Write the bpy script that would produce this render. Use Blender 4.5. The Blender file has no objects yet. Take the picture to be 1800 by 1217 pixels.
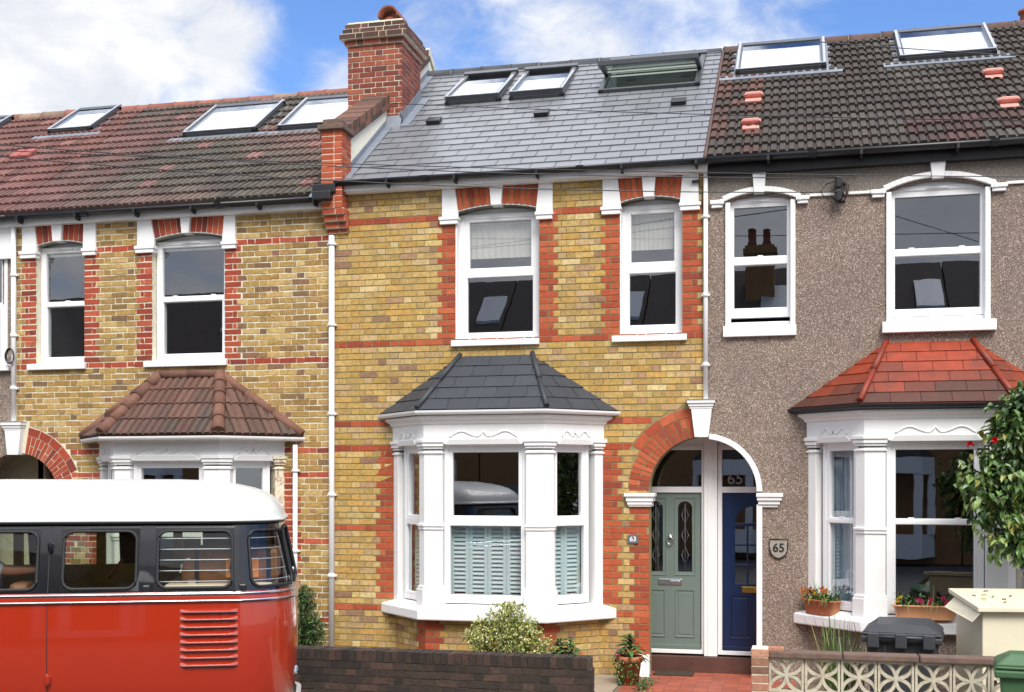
import bpy, bmesh, math, random
from mathutils import Vector, Matrix, noise
from mathutils.geometry import tessellate_polygon
R = math.radians
SC = bpy.context.scene
COL = SC.collection

# ------------------------------------------------------------------ camera, sky, sun, exposure
TH = R(13.484)                       # the camera looks this far left of the terrace's normal
cam_d = bpy.data.cameras.new('camera')
cam = bpy.data.objects.new('camera', cam_d); COL.objects.link(cam)
cam.location = (0, -13.76, 2.24)
cam.rotation_euler = (R(90), 0, TH)
cam_d.sensor_width = 36; cam_d.lens = 36 * 2081 / 1800
cam_d.shift_y = (850 - 608.5) / 1800
cam_d.clip_start = .1; cam_d.clip_end = 4000
SC.camera = cam
SC.view_settings.view_transform = 'Standard'; SC.view_settings.look = 'None'
SC.view_settings.exposure = 1.02; SC.view_settings.gamma = 1
SC.cycles.max_bounces = 10; SC.cycles.transparent_max_bounces = 16
SC.cycles.sample_clamp_indirect = 6

SUN_EL, SUN_AZ = R(48), R(152)       # azimuth clockwise from +Y (north): behind the camera, to its right
sd = bpy.data.lights.new('sun', 'SUN'); sd.energy = 2.0; sd.angle = R(28); sd.color = (1, .955, .89)
sun = bpy.data.objects.new('sun', sd); COL.objects.link(sun)
sdir = Vector((math.sin(SUN_AZ) * math.cos(SUN_EL), math.cos(SUN_AZ) * math.cos(SUN_EL), math.sin(SUN_EL)))
sun.rotation_euler = sdir.to_track_quat('Z', 'Y').to_euler()

def skydir(x, y):                    # a compass direction in the sky
    u, v = (x - 900) / 2081, (850 - y) / 2081
    d = Vector((-math.sin(TH) + u * math.cos(TH), math.cos(TH) + u * math.sin(TH), v))
    return d.normalized()

W = bpy.data.worlds.new('World'); SC.world = W; W.use_nodes = True
nt = W.node_tree; nt.nodes.clear()
def N(t, **k):
    n = nt.nodes.new(t)
    for a, b in k.items(): setattr(n, a, b)
    return n
def L(a, b): nt.links.new(a, b)
def M(op, a, b=None, c=None, clamp=False):
    n = N('ShaderNodeMath', operation=op); n.use_clamp = clamp
    for i, v in enumerate((a, b, c)):
        if v is None: continue
        if isinstance(v, (int, float)): n.inputs[i].default_value = v
        else: L(v, n.inputs[i])
    return n.outputs[0]
def VM(op, a, b=None, out=0):
    n = N('ShaderNodeVectorMath', operation=op)
    for i, v in enumerate((a, b)):
        if v is None: continue
        if hasattr(v, 'links'): L(v, n.inputs[i])
        else: n.inputs[i].default_value = v
    return n.outputs[out]
def noise_tex(vec, scale, detail=6, rough=.6, dist=0):
    n = N('ShaderNodeTexNoise'); L(vec, n.inputs['Vector'])
    n.inputs['Scale'].default_value = scale; n.inputs['Detail'].default_value = detail
    n.inputs['Roughness'].default_value = rough; n.inputs['Distortion'].default_value = dist
    return n
def ramp(fac, stops, interp='LINEAR'):
    n = N('ShaderNodeValToRGB'); L(fac, n.inputs[0]); e = n.color_ramp.elements
    n.color_ramp.interpolation = interp
    while len(e) < len(stops): e.new(.5)
    for i, (p, c) in enumerate(stops):
        e[i].position = p; e[i].color = (*c, 1) if len(c) == 3 else c
    return n.outputs[0]
def mixc(fac, a, b, mode='MIX'):
    n = N('ShaderNodeMix', data_type='RGBA', blend_type=mode)
    for i, v in ((0, fac), (6, a), (7, b)):
        if isinstance(v, (int, float)): n.inputs[i].default_value = v
        elif isinstance(v, tuple): n.inputs[i].default_value = (*v, 1) if len(v) == 3 else v
        else: L(v, n.inputs[i])
    return n.outputs[2]
# sky with broken cloud
sky = N('ShaderNodeTexSky', sky_type='NISHITA', sun_disc=False, sun_elevation=SUN_EL, sun_rotation=SUN_AZ)
sky.ozone_density = 3.0; sky.dust_density = .4; sky.air_density = 1.0
tc = N('ShaderNodeTexCoord'); D = VM('NORMALIZE', tc.outputs['Generated'])
flat = VM('MULTIPLY', D, (1, 1, 1.9))
n1 = noise_tex(flat, 3.1, 9, .56, .25); n2 = noise_tex(flat, 11, 7, .6, .6)
dens = M('ADD', M('MULTIPLY', n1.outputs[0], 1.0), M('MULTIPLY', M('SUBTRACT', n2.outputs[0], .5), .55))
for (x, y, rad, amp) in ((0, 150, .12, .30), (190, 130, .065, .24), (70, 20, .09, .12), (420, 110, .05, .20), (380, 20, .05, .14), (590, 150, .035, .26), (330, 70, .025, -.16), (290, 150, .03, -.12),
                         (540, 40, .045, -.22), (485, 150, .025, -.14), (700, 60, .05, .02), (830, 90, .03, -.12), (930, 40, .09, .12), (1040, 85, .05, .12), (1180, 40, .08, .08), (1330, 50, .08, .12),
                         (1480, 20, .06, .0), (1560, 30, .04, -.10), (1700, 20, .04, -.06), (750, 30, .03, .10)):
    dist = VM('DISTANCE', D, tuple(skydir(x, y)), out=1)
    g = M('POWER', 2.718, M('MULTIPLY', M('POWER', M('DIVIDE', dist, rad), 2), -1))
    dens = M('MULTIPLY_ADD', g, amp, dens)
# mostly cloudy away from the view
sz = N('ShaderNodeSeparateXYZ'); L(D, sz.inputs[0])
dens = M('MULTIPLY_ADD', M('MULTIPLY', M('MAXIMUM', M('MULTIPLY', sz.outputs[1], -1), 0), 1), .42, dens)
up = N('ShaderNodeMapRange', interpolation_type='SMOOTHSTEP'); L(sz.outputs[2], up.inputs[0])
for i, v in ((1, .42), (2, .7), (3, 0), (4, .14)): up.inputs[i].default_value = v
dens = M('ADD', dens, up.outputs[0])
mr = N('ShaderNodeMapRange', interpolation_type='SMOOTHSTEP'); L(dens, mr.inputs[0])
mr.inputs[1].default_value = .46; mr.inputs[2].default_value = .82
cloud = mr.outputs[0]
n3 = noise_tex(flat, 4.2, 5, .55, .3)
core = ramp(M('MULTIPLY_ADD', n2.outputs[0], .5, M('MULTIPLY', n3.outputs[0], .5)), [(.36, (3.3, 3.5, 4.0)), (.5, (4.3, 4.4, 4.6)), (.62, (5.6, 5.6, 5.6))])
boost = N('ShaderNodeMapRange', interpolation_type='SMOOTHSTEP'); L(sz.outputs[2], boost.inputs[0])
for i, v in ((1, .40), (2, .75), (3, 1), (4, 2.4)): boost.inputs[i].default_value = v
cb = N('ShaderNodeVectorMath', operation='SCALE'); L(core, cb.inputs[0]); L(boost.outputs[0], cb.inputs['Scale']); core = cb.outputs[0]
skyc = mixc(1.0, sky.outputs[0], (.62, .76, .98), 'MULTIPLY')
bg = N('ShaderNodeBackground'); L(mixc(cloud, skyc, core), bg.inputs[0]); bg.inputs[1].default_value = .105
wo = N('ShaderNodeOutputWorld'); L(bg.outputs[0], wo.inputs[0])

# ------------------------------------------------------------------ helpers
RND = random.Random(7)
def srgb(r, g, b, k=1.0):
    f = lambda c: ((c / 255 + .055) / 1.055) ** 2.4 if c > 10 else c / 255 / 12.92
    return (f(r) * k, f(g) * k, f(b) * k)
def shd(c, a, b): g = RND.uniform(a, b); return (c[0] * g, c[1] * g, c[2] * g)
def lerp(a, b, t): return a + (b - a) * t
def mixt(a, b, t): return tuple(lerp(x, y, t) for x, y in zip(a, b))
def nz(x, y=0, z=0): return noise.noise(Vector((x, y, z)))

def material(name, col=(.5, .5, .5), rough=.6, attr=False, var=.12, vscale=6, bump=0, bscale=80, metal=0, coat=0, spec=.5,
             speck=None, dirt=None, sheen=0):
    """procedural material: colour (or the mesh's own Col attribute) with noise, specks, dirt, bump"""
    global nt
    m = bpy.data.materials.new(name); m.use_nodes = True; nt = m.node_tree; nt.nodes.clear()
    p = N('ShaderNodeBsdfPrincipled'); o = N('ShaderNodeOutputMaterial'); L(p.outputs[0], o.inputs[0])
    tc = N('ShaderNodeTexCoord'); P = tc.outputs['Object']
    if attr:
        a = N('ShaderNodeAttribute', attribute_name='Col'); c = a.outputs[0]
    else:
        c = N('ShaderNodeRGB'); c.outputs[0].default_value = (*col, 1); c = c.outputs[0]
    if var:
        t = noise_tex(P, vscale, 5, .65)
        c = mixc(1.0, c, ramp(t.outputs[0], [(.25, (1 - var,) * 3), (.75, (1 + var,) * 3)]), 'MULTIPLY')
    if speck:                                   # (scale, threshold, colour, amount)
        t = noise_tex(P, speck[0], 3, .7)
        f = ramp(t.outputs[0], [(speck[1], (0, 0, 0)), (min(.99, speck[1] + .06), (speck[3],) * 3)])
        c = mixc(f, c, speck[2])
    if dirt:                                    # (scale, threshold, colour, amount)
        t = noise_tex(P, dirt[0], 6, .7, .4)
        f = ramp(t.outputs[0], [(dirt[1], (0, 0, 0)), (min(.99, dirt[1] + .22), (dirt[3],) * 3)])
        c = mixc(f, c, dirt[2])
    L(c, p.inputs['Base Color'])
    p.inputs['Roughness'].default_value = rough; p.inputs['Metallic'].default_value = metal
    p.inputs['Coat Weight'].default_value = coat; p.inputs['Coat Roughness'].default_value = .03
    p.inputs['Specular IOR Level'].default_value = spec
    if bump:
        t = noise_tex(P, bscale, 4, .65); b = N('ShaderNodeBump')
        b.inputs['Strength'].default_value = bump; b.inputs['Distance'].default_value = .01
        L(t.outputs[0], b.inputs['Height']); L(b.outputs[0], p.inputs['Normal'])
    return m

def glass(name, refl=.1, tint=(.9, .93, .92)):
    global nt
    m = bpy.data.materials.new(name); m.use_nodes = True; nt = m.node_tree; nt.nodes.clear()
    lw = N('ShaderNodeLayerWeight'); lw.inputs[0].default_value = .5
    f = M('MULTIPLY_ADD', M('POWER', lw.outputs['Facing'], 4), 1 - refl, refl, clamp=True)
    tr = N('ShaderNodeBsdfTransparent'); tr.inputs[0].default_value = (*tint, 1)
    gl = N('ShaderNodeBsdfGlossy'); gl.inputs['Roughness'].default_value = .004
    gl.inputs[0].default_value = (.92, .95, 1, 1)
    # the slight waviness of a real pane
    tc = N('ShaderNodeTexCoord'); t = noise_tex(tc.outputs['Object'], 2.2, 2, .5)
    b = N('ShaderNodeBump'); b.inputs['Strength'].default_value = .02; b.inputs['Distance'].default_value = .02
    L(t.outputs[0], b.inputs['Height']); L(b.outputs[0], gl.inputs['Normal'])
    mx = N('ShaderNodeMixShader'); L(f, mx.inputs[0]); L(tr.outputs[0], mx.inputs[1]); L(gl.outputs[0], mx.inputs[2])
    o = N('ShaderNodeOutputMaterial'); L(mx.outputs[0], o.inputs[0])
    return m

def pebble_material(name):
    """pebbledash: every stone its own shade, set in grey-brown render"""
    global nt
    m = bpy.data.materials.new(name); m.use_nodes = True; nt = m.node_tree; nt.nodes.clear()
    p = N('ShaderNodeBsdfPrincipled'); o = N('ShaderNodeOutputMaterial'); L(p.outputs[0], o.inputs[0])
    tc = N('ShaderNodeTexCoord'); P = tc.outputs['Object']
    v = N('ShaderNodeTexVoronoi'); v.inputs['Scale'].default_value = 135; L(P, v.inputs['Vector'])
    v2 = N('ShaderNodeTexVoronoi', feature='DISTANCE_TO_EDGE'); v2.inputs['Scale'].default_value = 135; L(P, v2.inputs['Vector'])
    s = N('ShaderNodeSeparateColor'); L(v.outputs['Color'], s.inputs[0])
    c = ramp(s.outputs[0], [(0, srgb(98, 84, 76)), (.3, srgb(128, 111, 101)), (.6, srgb(153, 134, 122)), (.85, srgb(170, 152, 138)),
                            (.93, srgb(200, 186, 171)), (1, srgb(232, 221, 208))], 'LINEAR')
    big = noise_tex(P, .9, 6, .6, .3)
    c = mixc(1.0, c, ramp(big.outputs[0], [(.3, (.80, .80, .80)), (.7, (1.1, 1.09, 1.08))]), 'MULTIPLY')
    # greyer weathered strip above the string course
    sp = N('ShaderNodeSeparateXYZ'); L(P, sp.inputs[0])
    top = M('GREATER_THAN', M('MULTIPLY_ADD', big.outputs[0], .1, sp.outputs[2]), 5.57)
    c = mixc(M('MULTIPLY', top, .55), c, (.24, .235, .215))
    edge = ramp(v2.outputs[0], [(0, (.72, .68, .65)), (.12, (1, 1, 1))])
    c = mixc(1.0, c, edge, 'MULTIPLY')
    L(c, p.inputs['Base Color']); p.inputs['Roughness'].default_value = .85
    b = N('ShaderNodeBump'); b.inputs['Strength'].default_value = .7; b.inputs['Distance'].default_value = .006
    L(M('ADD', M('MULTIPLY', v2.outputs[0], 2), M('MULTIPLY', s.outputs[1], .7)), b.inputs['Height']); L(b.outputs[0], p.inputs['Normal'])
    return m

MT = {}
def mats():
    A = MT
    A['stock'] = material('stock_brick', attr=True, rough=.9, var=.34, vscale=24, bump=.5, bscale=70, speck=(48, .62, (.07, .042, .022), .8), dirt=(1.3, .5, (.16, .11, .05), .38))
    A['stock_old'] = material('old_stock_brick', attr=True, rough=.92, var=.36, vscale=22, bump=.7, bscale=60, speck=(44, .62, (.08, .05, .028), .75), dirt=(1.6, .5, (.13, .095, .055), .4))
    A['red'] = material('red_brick', attr=True, rough=.85, var=.24, vscale=24, bump=.35, bscale=80, speck=(95, .68, (.12, .03, .015), .5))
    A['mortar'] = material('buff_mortar', srgb(142, 130, 92), .95, var=.15, vscale=9, bump=.4, bscale=120)
    A['mortar_pale'] = material('pale_mortar', srgb(216, 209, 186), .95, var=.14, vscale=12, bump=.5, bscale=110, dirt=(5, .55, srgb(150, 135, 100), .6))
    A['mortar_dark'] = material('dark_mortar', srgb(70, 62, 54), .95, var=.2, vscale=9, bump=.4, bscale=120, speck=(26, .66, srgb(160, 150, 130), .6))
    A['dark_brick'] = material('sooty_brick', attr=True, rough=.92, var=.38, vscale=18, bump=.8, bscale=55, speck=(70, .70, srgb(150, 140, 125), .55), dirt=(3.2, .56, (.02, .016, .014), .55))
    A['paint'] = material('white_masonry_paint', (.80, .80, .79), .55, var=.035, vscale=2.5, bump=.12, bscale=35, dirt=(2.3, .68, (.58, .56, .52), .35))
    A['upvc'] = material('white_frame_paint', (.80, .805, .81), .32, var=.015, vscale=3)
    A['render'] = material('cream_render', srgb(232, 226, 205), .8, var=.08, vscale=5, bump=.3, bscale=50, dirt=(6, .6, srgb(170, 160, 130), .6))
    A['pebble'] = pebble_material('pebbledash')
    A['slate'] = material('grey_slate', attr=True, rough=.36, var=.12, vscale=4, bump=.12, bscale=40, spec=.62, dirt=(1.3, .6, (.16, .16, .165), .5))
    A['tile'] = material('weathered_concrete_tile', attr=True, rough=.82, var=.3, vscale=30, bump=.6, bscale=70, speck=(34, .71, srgb(168, 160, 138), .6))
    A['felt'] = material('charcoal_painted_slate', attr=True, rough=.6, var=.14, vscale=6, bump=.3, bscale=60, speck=(14, .78, srgb(150, 152, 155), .5))
    A['redslate'] = material('red_painted_slate', attr=True, rough=.55, var=.2, vscale=7, bump=.3, bscale=60, dirt=(1.6, .52, srgb(70, 46, 38), .7), speck=(40, .76, srgb(160, 140, 130), .6))
    A['terracotta'] = material('ridge_clay', attr=True, rough=.8, var=.22, vscale=14, bump=.4, bscale=60)
    A['lead'] = material('lead_flashing', srgb(118, 124, 134), .5, var=.2, vscale=6, bump=.25, bscale=20, spec=.5)
    A['black'] = material('black_plastic', (.014, .015, .018), .38, var=.2, vscale=5)
    A['blackpaint'] = material('black_fascia_paint', (.012, .012, .013), .5, var=.25, vscale=5)
    A['alu'] = material('dark_aluminium', (.075, .08, .088), .38, var=.1, vscale=8, metal=.3)
    A['alu_pale'] = material('pale_aluminium', (.42, .44, .47), .38, var=.08, vscale=8, metal=.4)
    A['glass'] = glass('window_glass', .21)
    A['glass_roof'] = glass('rooflight_glass', .2, (.95, .97, 1))
    A['glass_van'] = glass('van_glass', .05, (.9, .93, .9))
    A['glass_dark'] = glass('dark_tinted_glass', .05, (.5, .56, .46))
    A['blind'] = material('white_blind', (.86, .87, .88), .7, var=.02, vscale=2)
    A['cream_blind'] = material('cream_net_blind', (.52, .49, .45), .85, var=.05, vscale=6)
    A['curtain'] = material('grey_blue_curtain', srgb(165, 182, 200), .9, var=.08, vscale=6)
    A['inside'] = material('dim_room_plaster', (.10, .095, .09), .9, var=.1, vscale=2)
    A['shutter'] = material('pale_blue_shutter', srgb(200, 218, 220), .45, var=.02, vscale=4)
    A['green_door'] = material('sage_green_door', srgb(106, 120, 113), .38, var=.04, vscale=3)
    A['blue_door'] = material('navy_blue_door', srgb(10, 36, 74), .35, var=.05, vscale=3)
    A['chrome'] = material('chrome', (.70, .71, .72), .2, metal=1, var=0)
    A['brass'] = material('brass', srgb(190, 150, 70), .25, metal=1, var=.05)
    A['tilefloor'] = material('quarry_tile', attr=True, rough=.55, var=.18, vscale=6, bump=.2, bscale=40)
    A['asphalt'] = material('asphalt', (.05, .05, .052), .9, var=.25, vscale=2, bump=.6, bscale=150, speck=(120, .62, (.16, .155, .15), .5))
    A['paving'] = material('concrete_paving', attr=True, rough=.9, var=.2, vscale=5, bump=.4, bscale=90)
    A['earth'] = material('garden_soil_and_gravel', srgb(105, 92, 74), .95, var=.35, vscale=14, bump=.9, bscale=50)
    A['concrete'] = material('weathered_concrete', srgb(186, 178, 158), .9, var=.2, vscale=7, bump=.5, bscale=60, dirt=(7, .5, srgb(120, 102, 76), .7))
    A['stone_dark'] = material('weathered_coping', srgb(104, 84, 74), .9, var=.3, vscale=16, bump=.6, bscale=60, speck=(40, .70, srgb(190, 180, 165), .6))
    A['terrapot'] = material('terracotta_pot', srgb(170, 100, 66), .75, var=.16, vscale=9, bump=.2, bscale=50, dirt=(9, .6, srgb(205, 165, 130), .5))
    A['orangepot'] = material('pale_terracotta_plastic', srgb(222, 160, 118), .6, var=.05, vscale=9)
    A['leaf'] = material('leaf', attr=True, rough=.42, var=.2, vscale=20, spec=.5)
    A['leaf_matt'] = material('soft_leaf', attr=True, rough=.7, var=.2, vscale=20, spec=.3)
    A['petal'] = material('petal', attr=True, rough=.6, var=.1, vscale=40)
    A['bark'] = material('bark', srgb(92, 76, 60), .9, var=.3, vscale=30, bump=.6, bscale=60)
    A['soil'] = material('potting_soil', (.03, .022, .016), .95, var=.3, vscale=40, bump=.8, bscale=70)
    A['beige'] = material('beige_painted_metal', srgb(216, 208, 182), .45, var=.05, vscale=3, bump=.06, bscale=10, dirt=(3, .62, srgb(176, 164, 130), .5), speck=(30, .77, srgb(120, 110, 90), .6))
    A['binblack'] = material('black_bin_plastic', srgb(56, 58, 62), .5, var=.12, vscale=7, bump=.12, bscale=120, dirt=(5, .6, srgb(84, 84, 84), .4))
    A['bingreen'] = material('green_bin_plastic', srgb(62, 96, 62), .5, var=.1, vscale=7, bump=.12, bscale=120, dirt=(5, .6, srgb(90, 118, 86), .4))
    A['vanred'] = material('red_van_paint', srgb(160, 40, 12), .24, var=.03, vscale=3, coat=1)
    A['vanwhite'] = material('cream_white_van_paint', (.60, .61, .585), .4, var=.03, vscale=1.5, coat=.3)
    A['vannavy'] = material('navy_van_paint', srgb(8, 10, 18), .2, var=.08, vscale=4, coat=.8)
    A['rubber'] = material('black_rubber', (.012, .012, .013), .6, var=.1)
    A['wicker'] = material('brown_trunk_leather', srgb(120, 78, 44), .5, var=.3, vscale=18, bump=.4, bscale=60)
    A['orange'] = material('orange_label_card', srgb(214, 130, 40), .6, var=.1)
    A['wood'] = material('olive_wood_panel', srgb(178, 146, 66), .55, var=.25, vscale=9)
    A['counter'] = material('cream_counter', srgb(225, 205, 180), .5, var=.05)
    A['skin'] = material('skin', srgb(176, 122, 92), .55, var=.08, vscale=14)
    A['shirt'] = material('pale_shirt', srgb(205, 210, 222), .85, var=.08, vscale=14)
    A['trouser'] = material('dark_trousers', srgb(46, 50, 62), .85, var=.08)
    A['hair'] = material('brown_hair', srgb(62, 44, 32), .7, var=.3, vscale=40)
    A['cream_plastic'] = material('terracotta_vent', srgb(214, 146, 134), .6, var=.1, vscale=10, dirt=(14, .55, srgb(185, 105, 90), .5))
    A['slateplate'] = material('grey_slate_plate', srgb(92, 98, 104), .6, var=.1)
    A['etched'] = material('etched_glass_lettering', (.2, .21, .21), .7, var=.05)
    A['fardark'] = material('far_roof_tile', srgb(62, 52, 48), .85, var=.3, vscale=3, bump=.4, bscale=12)
    A['farbrick'] = material('far_house_brick', srgb(140, 104, 66), .9, var=.25, vscale=5)
    A['shield'] = material('grey_stone_plaque', srgb(150, 142, 132), .85, var=.25, vscale=60, bump=.4, bscale=90)
    A['peeling'] = material('peeling_white_paint', srgb(226, 216, 192), .75, var=.1, vscale=8, bump=.5, bscale=40, dirt=(15, .49, srgb(116, 60, 42), .95))
    A['mat'] = material('coir_mat', srgb(62, 50, 38), .95, var=.3, vscale=60, bump=.8, bscale=160)
mats()

ORG = {}
class MB:
    """collects faces in world (or thing-local) coordinates and links them as one mesh object"""
    def __init__(s): s.v = []; s.f = []; s.mi = []; s.c = []; s.fr(); s.cur = 0; s.col = (1, 1, 1); s.sm = []; s.smooth = False
    def fr(s, o=(0, 0, 0), u=(1, 0), n=(0, 1)):     # frame: (u, n, z) -> world; n = (0,1) keeps plain world coordinates
        s.o, s.u, s.n = Vector(o), Vector((u[0], u[1], 0)), Vector((n[0], n[1], 0)); return s
    def p(s, q):
        w = s.o + s.u * q[0] + s.n * q[1]; w.z += q[2]; s.v.append(w); return len(s.v) - 1
    def idx(s, ids, mi=None, col=None):
        s.f.append(ids); s.mi.append(s.cur if mi is None else mi); s.c.append(col or s.col); s.sm.append(s.smooth)
    def face(s, pts, mi=None, col=None): s.idx([s.p(q) for q in pts], mi, col)
    def box(s, a0, a1, b0, b1, c0, c1, mi=None, col=None):
        i = [s.p((x, y, z)) for z in (c0, c1) for y in (b0, b1) for x in (a0, a1)]
        for f in ((0, 2, 3, 1), (4, 5, 7, 6), (0, 1, 5, 4), (2, 6, 7, 3), (0, 4, 6, 2), (1, 3, 7, 5)): s.idx([i[k] for k in f], mi, col)
    def hexa(s, lo, hi, mi=None, col=None):         # lo, hi: four points each
        i = [s.p(q) for q in list(lo) + list(hi)]; n = len(lo)
        s.idx(i[:n][::-1], mi, col); s.idx(i[n:], mi, col)
        for k in range(n): s.idx([i[k], i[(k + 1) % n], i[n + (k + 1) % n], i[n + k]], mi, col)
    def slab(s, outline, n0, n1, mi=None, col=None, holes=()):   # polygon in (u,z) extruded from n0 to n1
        loops = [outline] + list(holes)
        tri = tessellate_polygon([[Vector((a, b, 0)) for a, b in lp] for lp in loops]); flat = [q for lp in loops for q in lp]
        A = [s.p((a, n0, b)) for a, b in flat]; B = [s.p((a, n1, b)) for a, b in flat]
        for t in tri: s.idx([A[k] for k in t], mi, col); s.idx([B[k] for k in t][::-1], mi, col)
        k0 = 0
        for lp in loops:
            m = len(lp)
            for k in range(m): s.idx([A[k0 + k], A[k0 + (k + 1) % m], B[k0 + (k + 1) % m], B[k0 + k]], mi, col)
            k0 += m
    def tube(s, path, r, n=8, mi=None, col=None, cap=True, closed=False):
        pts = [Vector(q) for q in path]; rings = []; m = len(pts)
        sm = s.smooth; s.smooth = True
        for k, q in enumerate(pts):
            a = pts[(k - 1) % m] if (k or closed) else q; b = pts[(k + 1) % m] if (k < m - 1 or closed) else q
            t = (b - a).normalized(); ref = Vector((0, 0, 1)) if abs(t.z) < .9 else Vector((1, 0, 0))
            x = t.cross(ref).normalized(); y = t.cross(x); rr = r[k] if isinstance(r, (list, tuple)) else r
            rings.append([s.p(q + (x * math.cos(6.2832 * j / n) + y * math.sin(6.2832 * j / n)) * rr) for j in range(n)])
        for k in range(m if closed else m - 1):
            A, B = rings[k], rings[(k + 1) % m]
            for j in range(n): s.idx([A[j], A[(j + 1) % n], B[(j + 1) % n], B[j]], mi, col)
        s.smooth = False
        if cap and not closed: s.idx(rings[0][::-1], mi, col); s.idx(rings[-1], mi, col)
        s.smooth = sm
    def lathe(s, prof, c, n=20, mi=None, col=None):
        sm = s.smooth; s.smooth = True
        rings = [[s.p((c[0] + r * math.cos(6.2832 * j / n), c[1] + r * math.sin(6.2832 * j / n), c[2] + z)) for j in range(n)] for r, z in prof]
        for A, B in zip(rings, rings[1:]):
            for j in range(n): s.idx([A[j], A[(j + 1) % n], B[(j + 1) % n], B[j]], mi, col)
        s.smooth = sm
    def sweep(s, paths, mi=None, col=None, cap=True, closed=True):  # list of polylines (same length), skinned one to the next
        rows = [[s.p(q) for q in pl] for pl in paths]; m = len(rows)
        for k in range(m if closed else m - 1):
            A, B = rows[k], rows[(k + 1) % m]
            for j in range(len(A) - 1): s.idx([A[j], A[j + 1], B[j + 1], B[j]], mi, col)
        if cap and closed: s.idx([r[0] for r in rows], mi, col); s.idx([r[-1] for r in rows][::-1], mi, col)
    def build(s, name, mat, parent=None, origin=None, bevel=0, local=False, normals=True, auto=False):
        me = bpy.data.meshes.new(name)
        o0 = Vector((0, 0, 0)) if local else Vector(origin if origin is not None else ORG.get(parent, (0, 0, 0)))
        me.from_pydata([tuple(v - o0) for v in s.v], [], s.f)
        for m_ in (mat if isinstance(mat, (list, tuple)) else [mat]): me.materials.append(MT[m_])
        me.polygons.foreach_set('material_index', s.mi); me.polygons.foreach_set('use_smooth', s.sm)
        ca = me.color_attributes.new('Col', 'FLOAT_COLOR', 'CORNER'); buf = []
        for f, c in zip(s.f, s.c): buf += [c[0], c[1], c[2], 1.0] * len(f)
        ca.data.foreach_set('color', buf)
        if normals:
            bm = bmesh.new(); bm.from_mesh(me); bmesh.ops.recalc_face_normals(bm, faces=bm.faces); bm.to_mesh(me); bm.free()
        me.update()
        o = bpy.data.objects.new(name, me); COL.objects.link(o)
        if parent: o.parent = parent
        elif not local: o.location = o0
        ORG[o] = o0
        if bevel:
            b = o.modifiers.new('bevel', 'BEVEL'); b.width = bevel; b.segments = 2; b.limit_method = 'ANGLE'; b.angle_limit = R(40)
        return o
def thing(name, label, cat, loc=(0, 0, 0), rotz=0, group=None):
    o = bpy.data.objects.new(name, None); COL.objects.link(o); o.empty_display_size = .2
    o.location = loc; o.rotation_euler = (0, 0, rotz); ORG[o] = Vector(loc)
    return tag(o, label, cat, group)
def tag(o, label, cat, group=None):
    o['label'] = label; o['category'] = cat
    if group: o['group'] = group
    return o
def structure(o): o['kind'] = 'structure'; return o
def copy_tree(o, parent=None):
    c = o.copy(); COL.objects.link(c)
    if parent: c.parent = parent
    for ch in list(o.children): copy_tree(ch, c)
    return c
def text_mesh(mb, s, x, z, size, n, depth=.004, mi=None, bold=0, frame=None):
    """digits as real raised lettering, added to mb in its (u, n, z) frame"""
    cu = bpy.data.curves.new('lettering', 'FONT'); cu.body = s; cu.size = size; cu.align_x = 'CENTER'; cu.align_y = 'CENTER'; cu.offset = bold
    ob = bpy.data.objects.new('lettering', cu); COL.objects.link(ob)
    dg = bpy.context.evaluated_depsgraph_get(); me = ob.evaluated_get(dg).to_mesh()
    vs = [(v.co.x + x, v.co.y + z) for v in me.vertices]
    for pl in me.polygons: mb.face([(vs[i][0], n + depth, vs[i][1]) for i in pl.vertices], mi)
    ob.evaluated_get(dg).to_mesh_clear(); bpy.data.objects.remove(ob); bpy.data.curves.remove(cu)
FAC = dict(u=(1, 0), n=(0, -1))          # frame of the street facades: n points out to the street
# ------------------------------------------------------------------ ground
def ground():
    mb = MB(); mb.box(-80, 80, -80, 60, -1.0, -.03); structure(mb.build('road', 'asphalt'))
    mb = MB()
    for i in range(-14, 12):
        for j in range(2):
            g = RND.uniform(.85, 1.1); c = srgb(150, 143, 132)
            mb.box(i * .62, i * .62 + .612, -4.35 + j * .62, -4.35 + j * .62 + .612, -.03, .0, col=tuple(v * g for v in c))
    mb.box(-8.7, 7.5, -4.48, -4.36, -.03, .001, col=srgb(165, 160, 150))
    structure(mb.build('pavement', 'paving'))
    mb = MB(); mb.box(-30, 30, -3.1, 9, -.05, -.012); structure(mb.build('front_garden_ground', 'earth'))
    mb = MB()                                           # red quarry tiled path to the two doors
    x = -1.86
    for i in range(12):
        for j in range(23):
            g = RND.uniform(.82, 1.12); a = -1.86 + i * .155; b = -3.05 + j * .155
            mb.box(a, a + .15, b, b + .15, -.012, .004 + RND.uniform(0, .0015), col=tuple(v * g for v in srgb(156, 82, 62)))
    mb.box(-1.9, .02, -3.08, .52, -.012, .0005, col=srgb(120, 98, 86))
    structure(mb.build('tiled_path', 'tilefloor'))
    mb = MB(); mb.box(-2.9, -1.92, -2.6, -.02, -.012, .002, col=srgb(150, 136, 116)); structure(mb.build('garden_paving', 'paving'))
ground()

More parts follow.
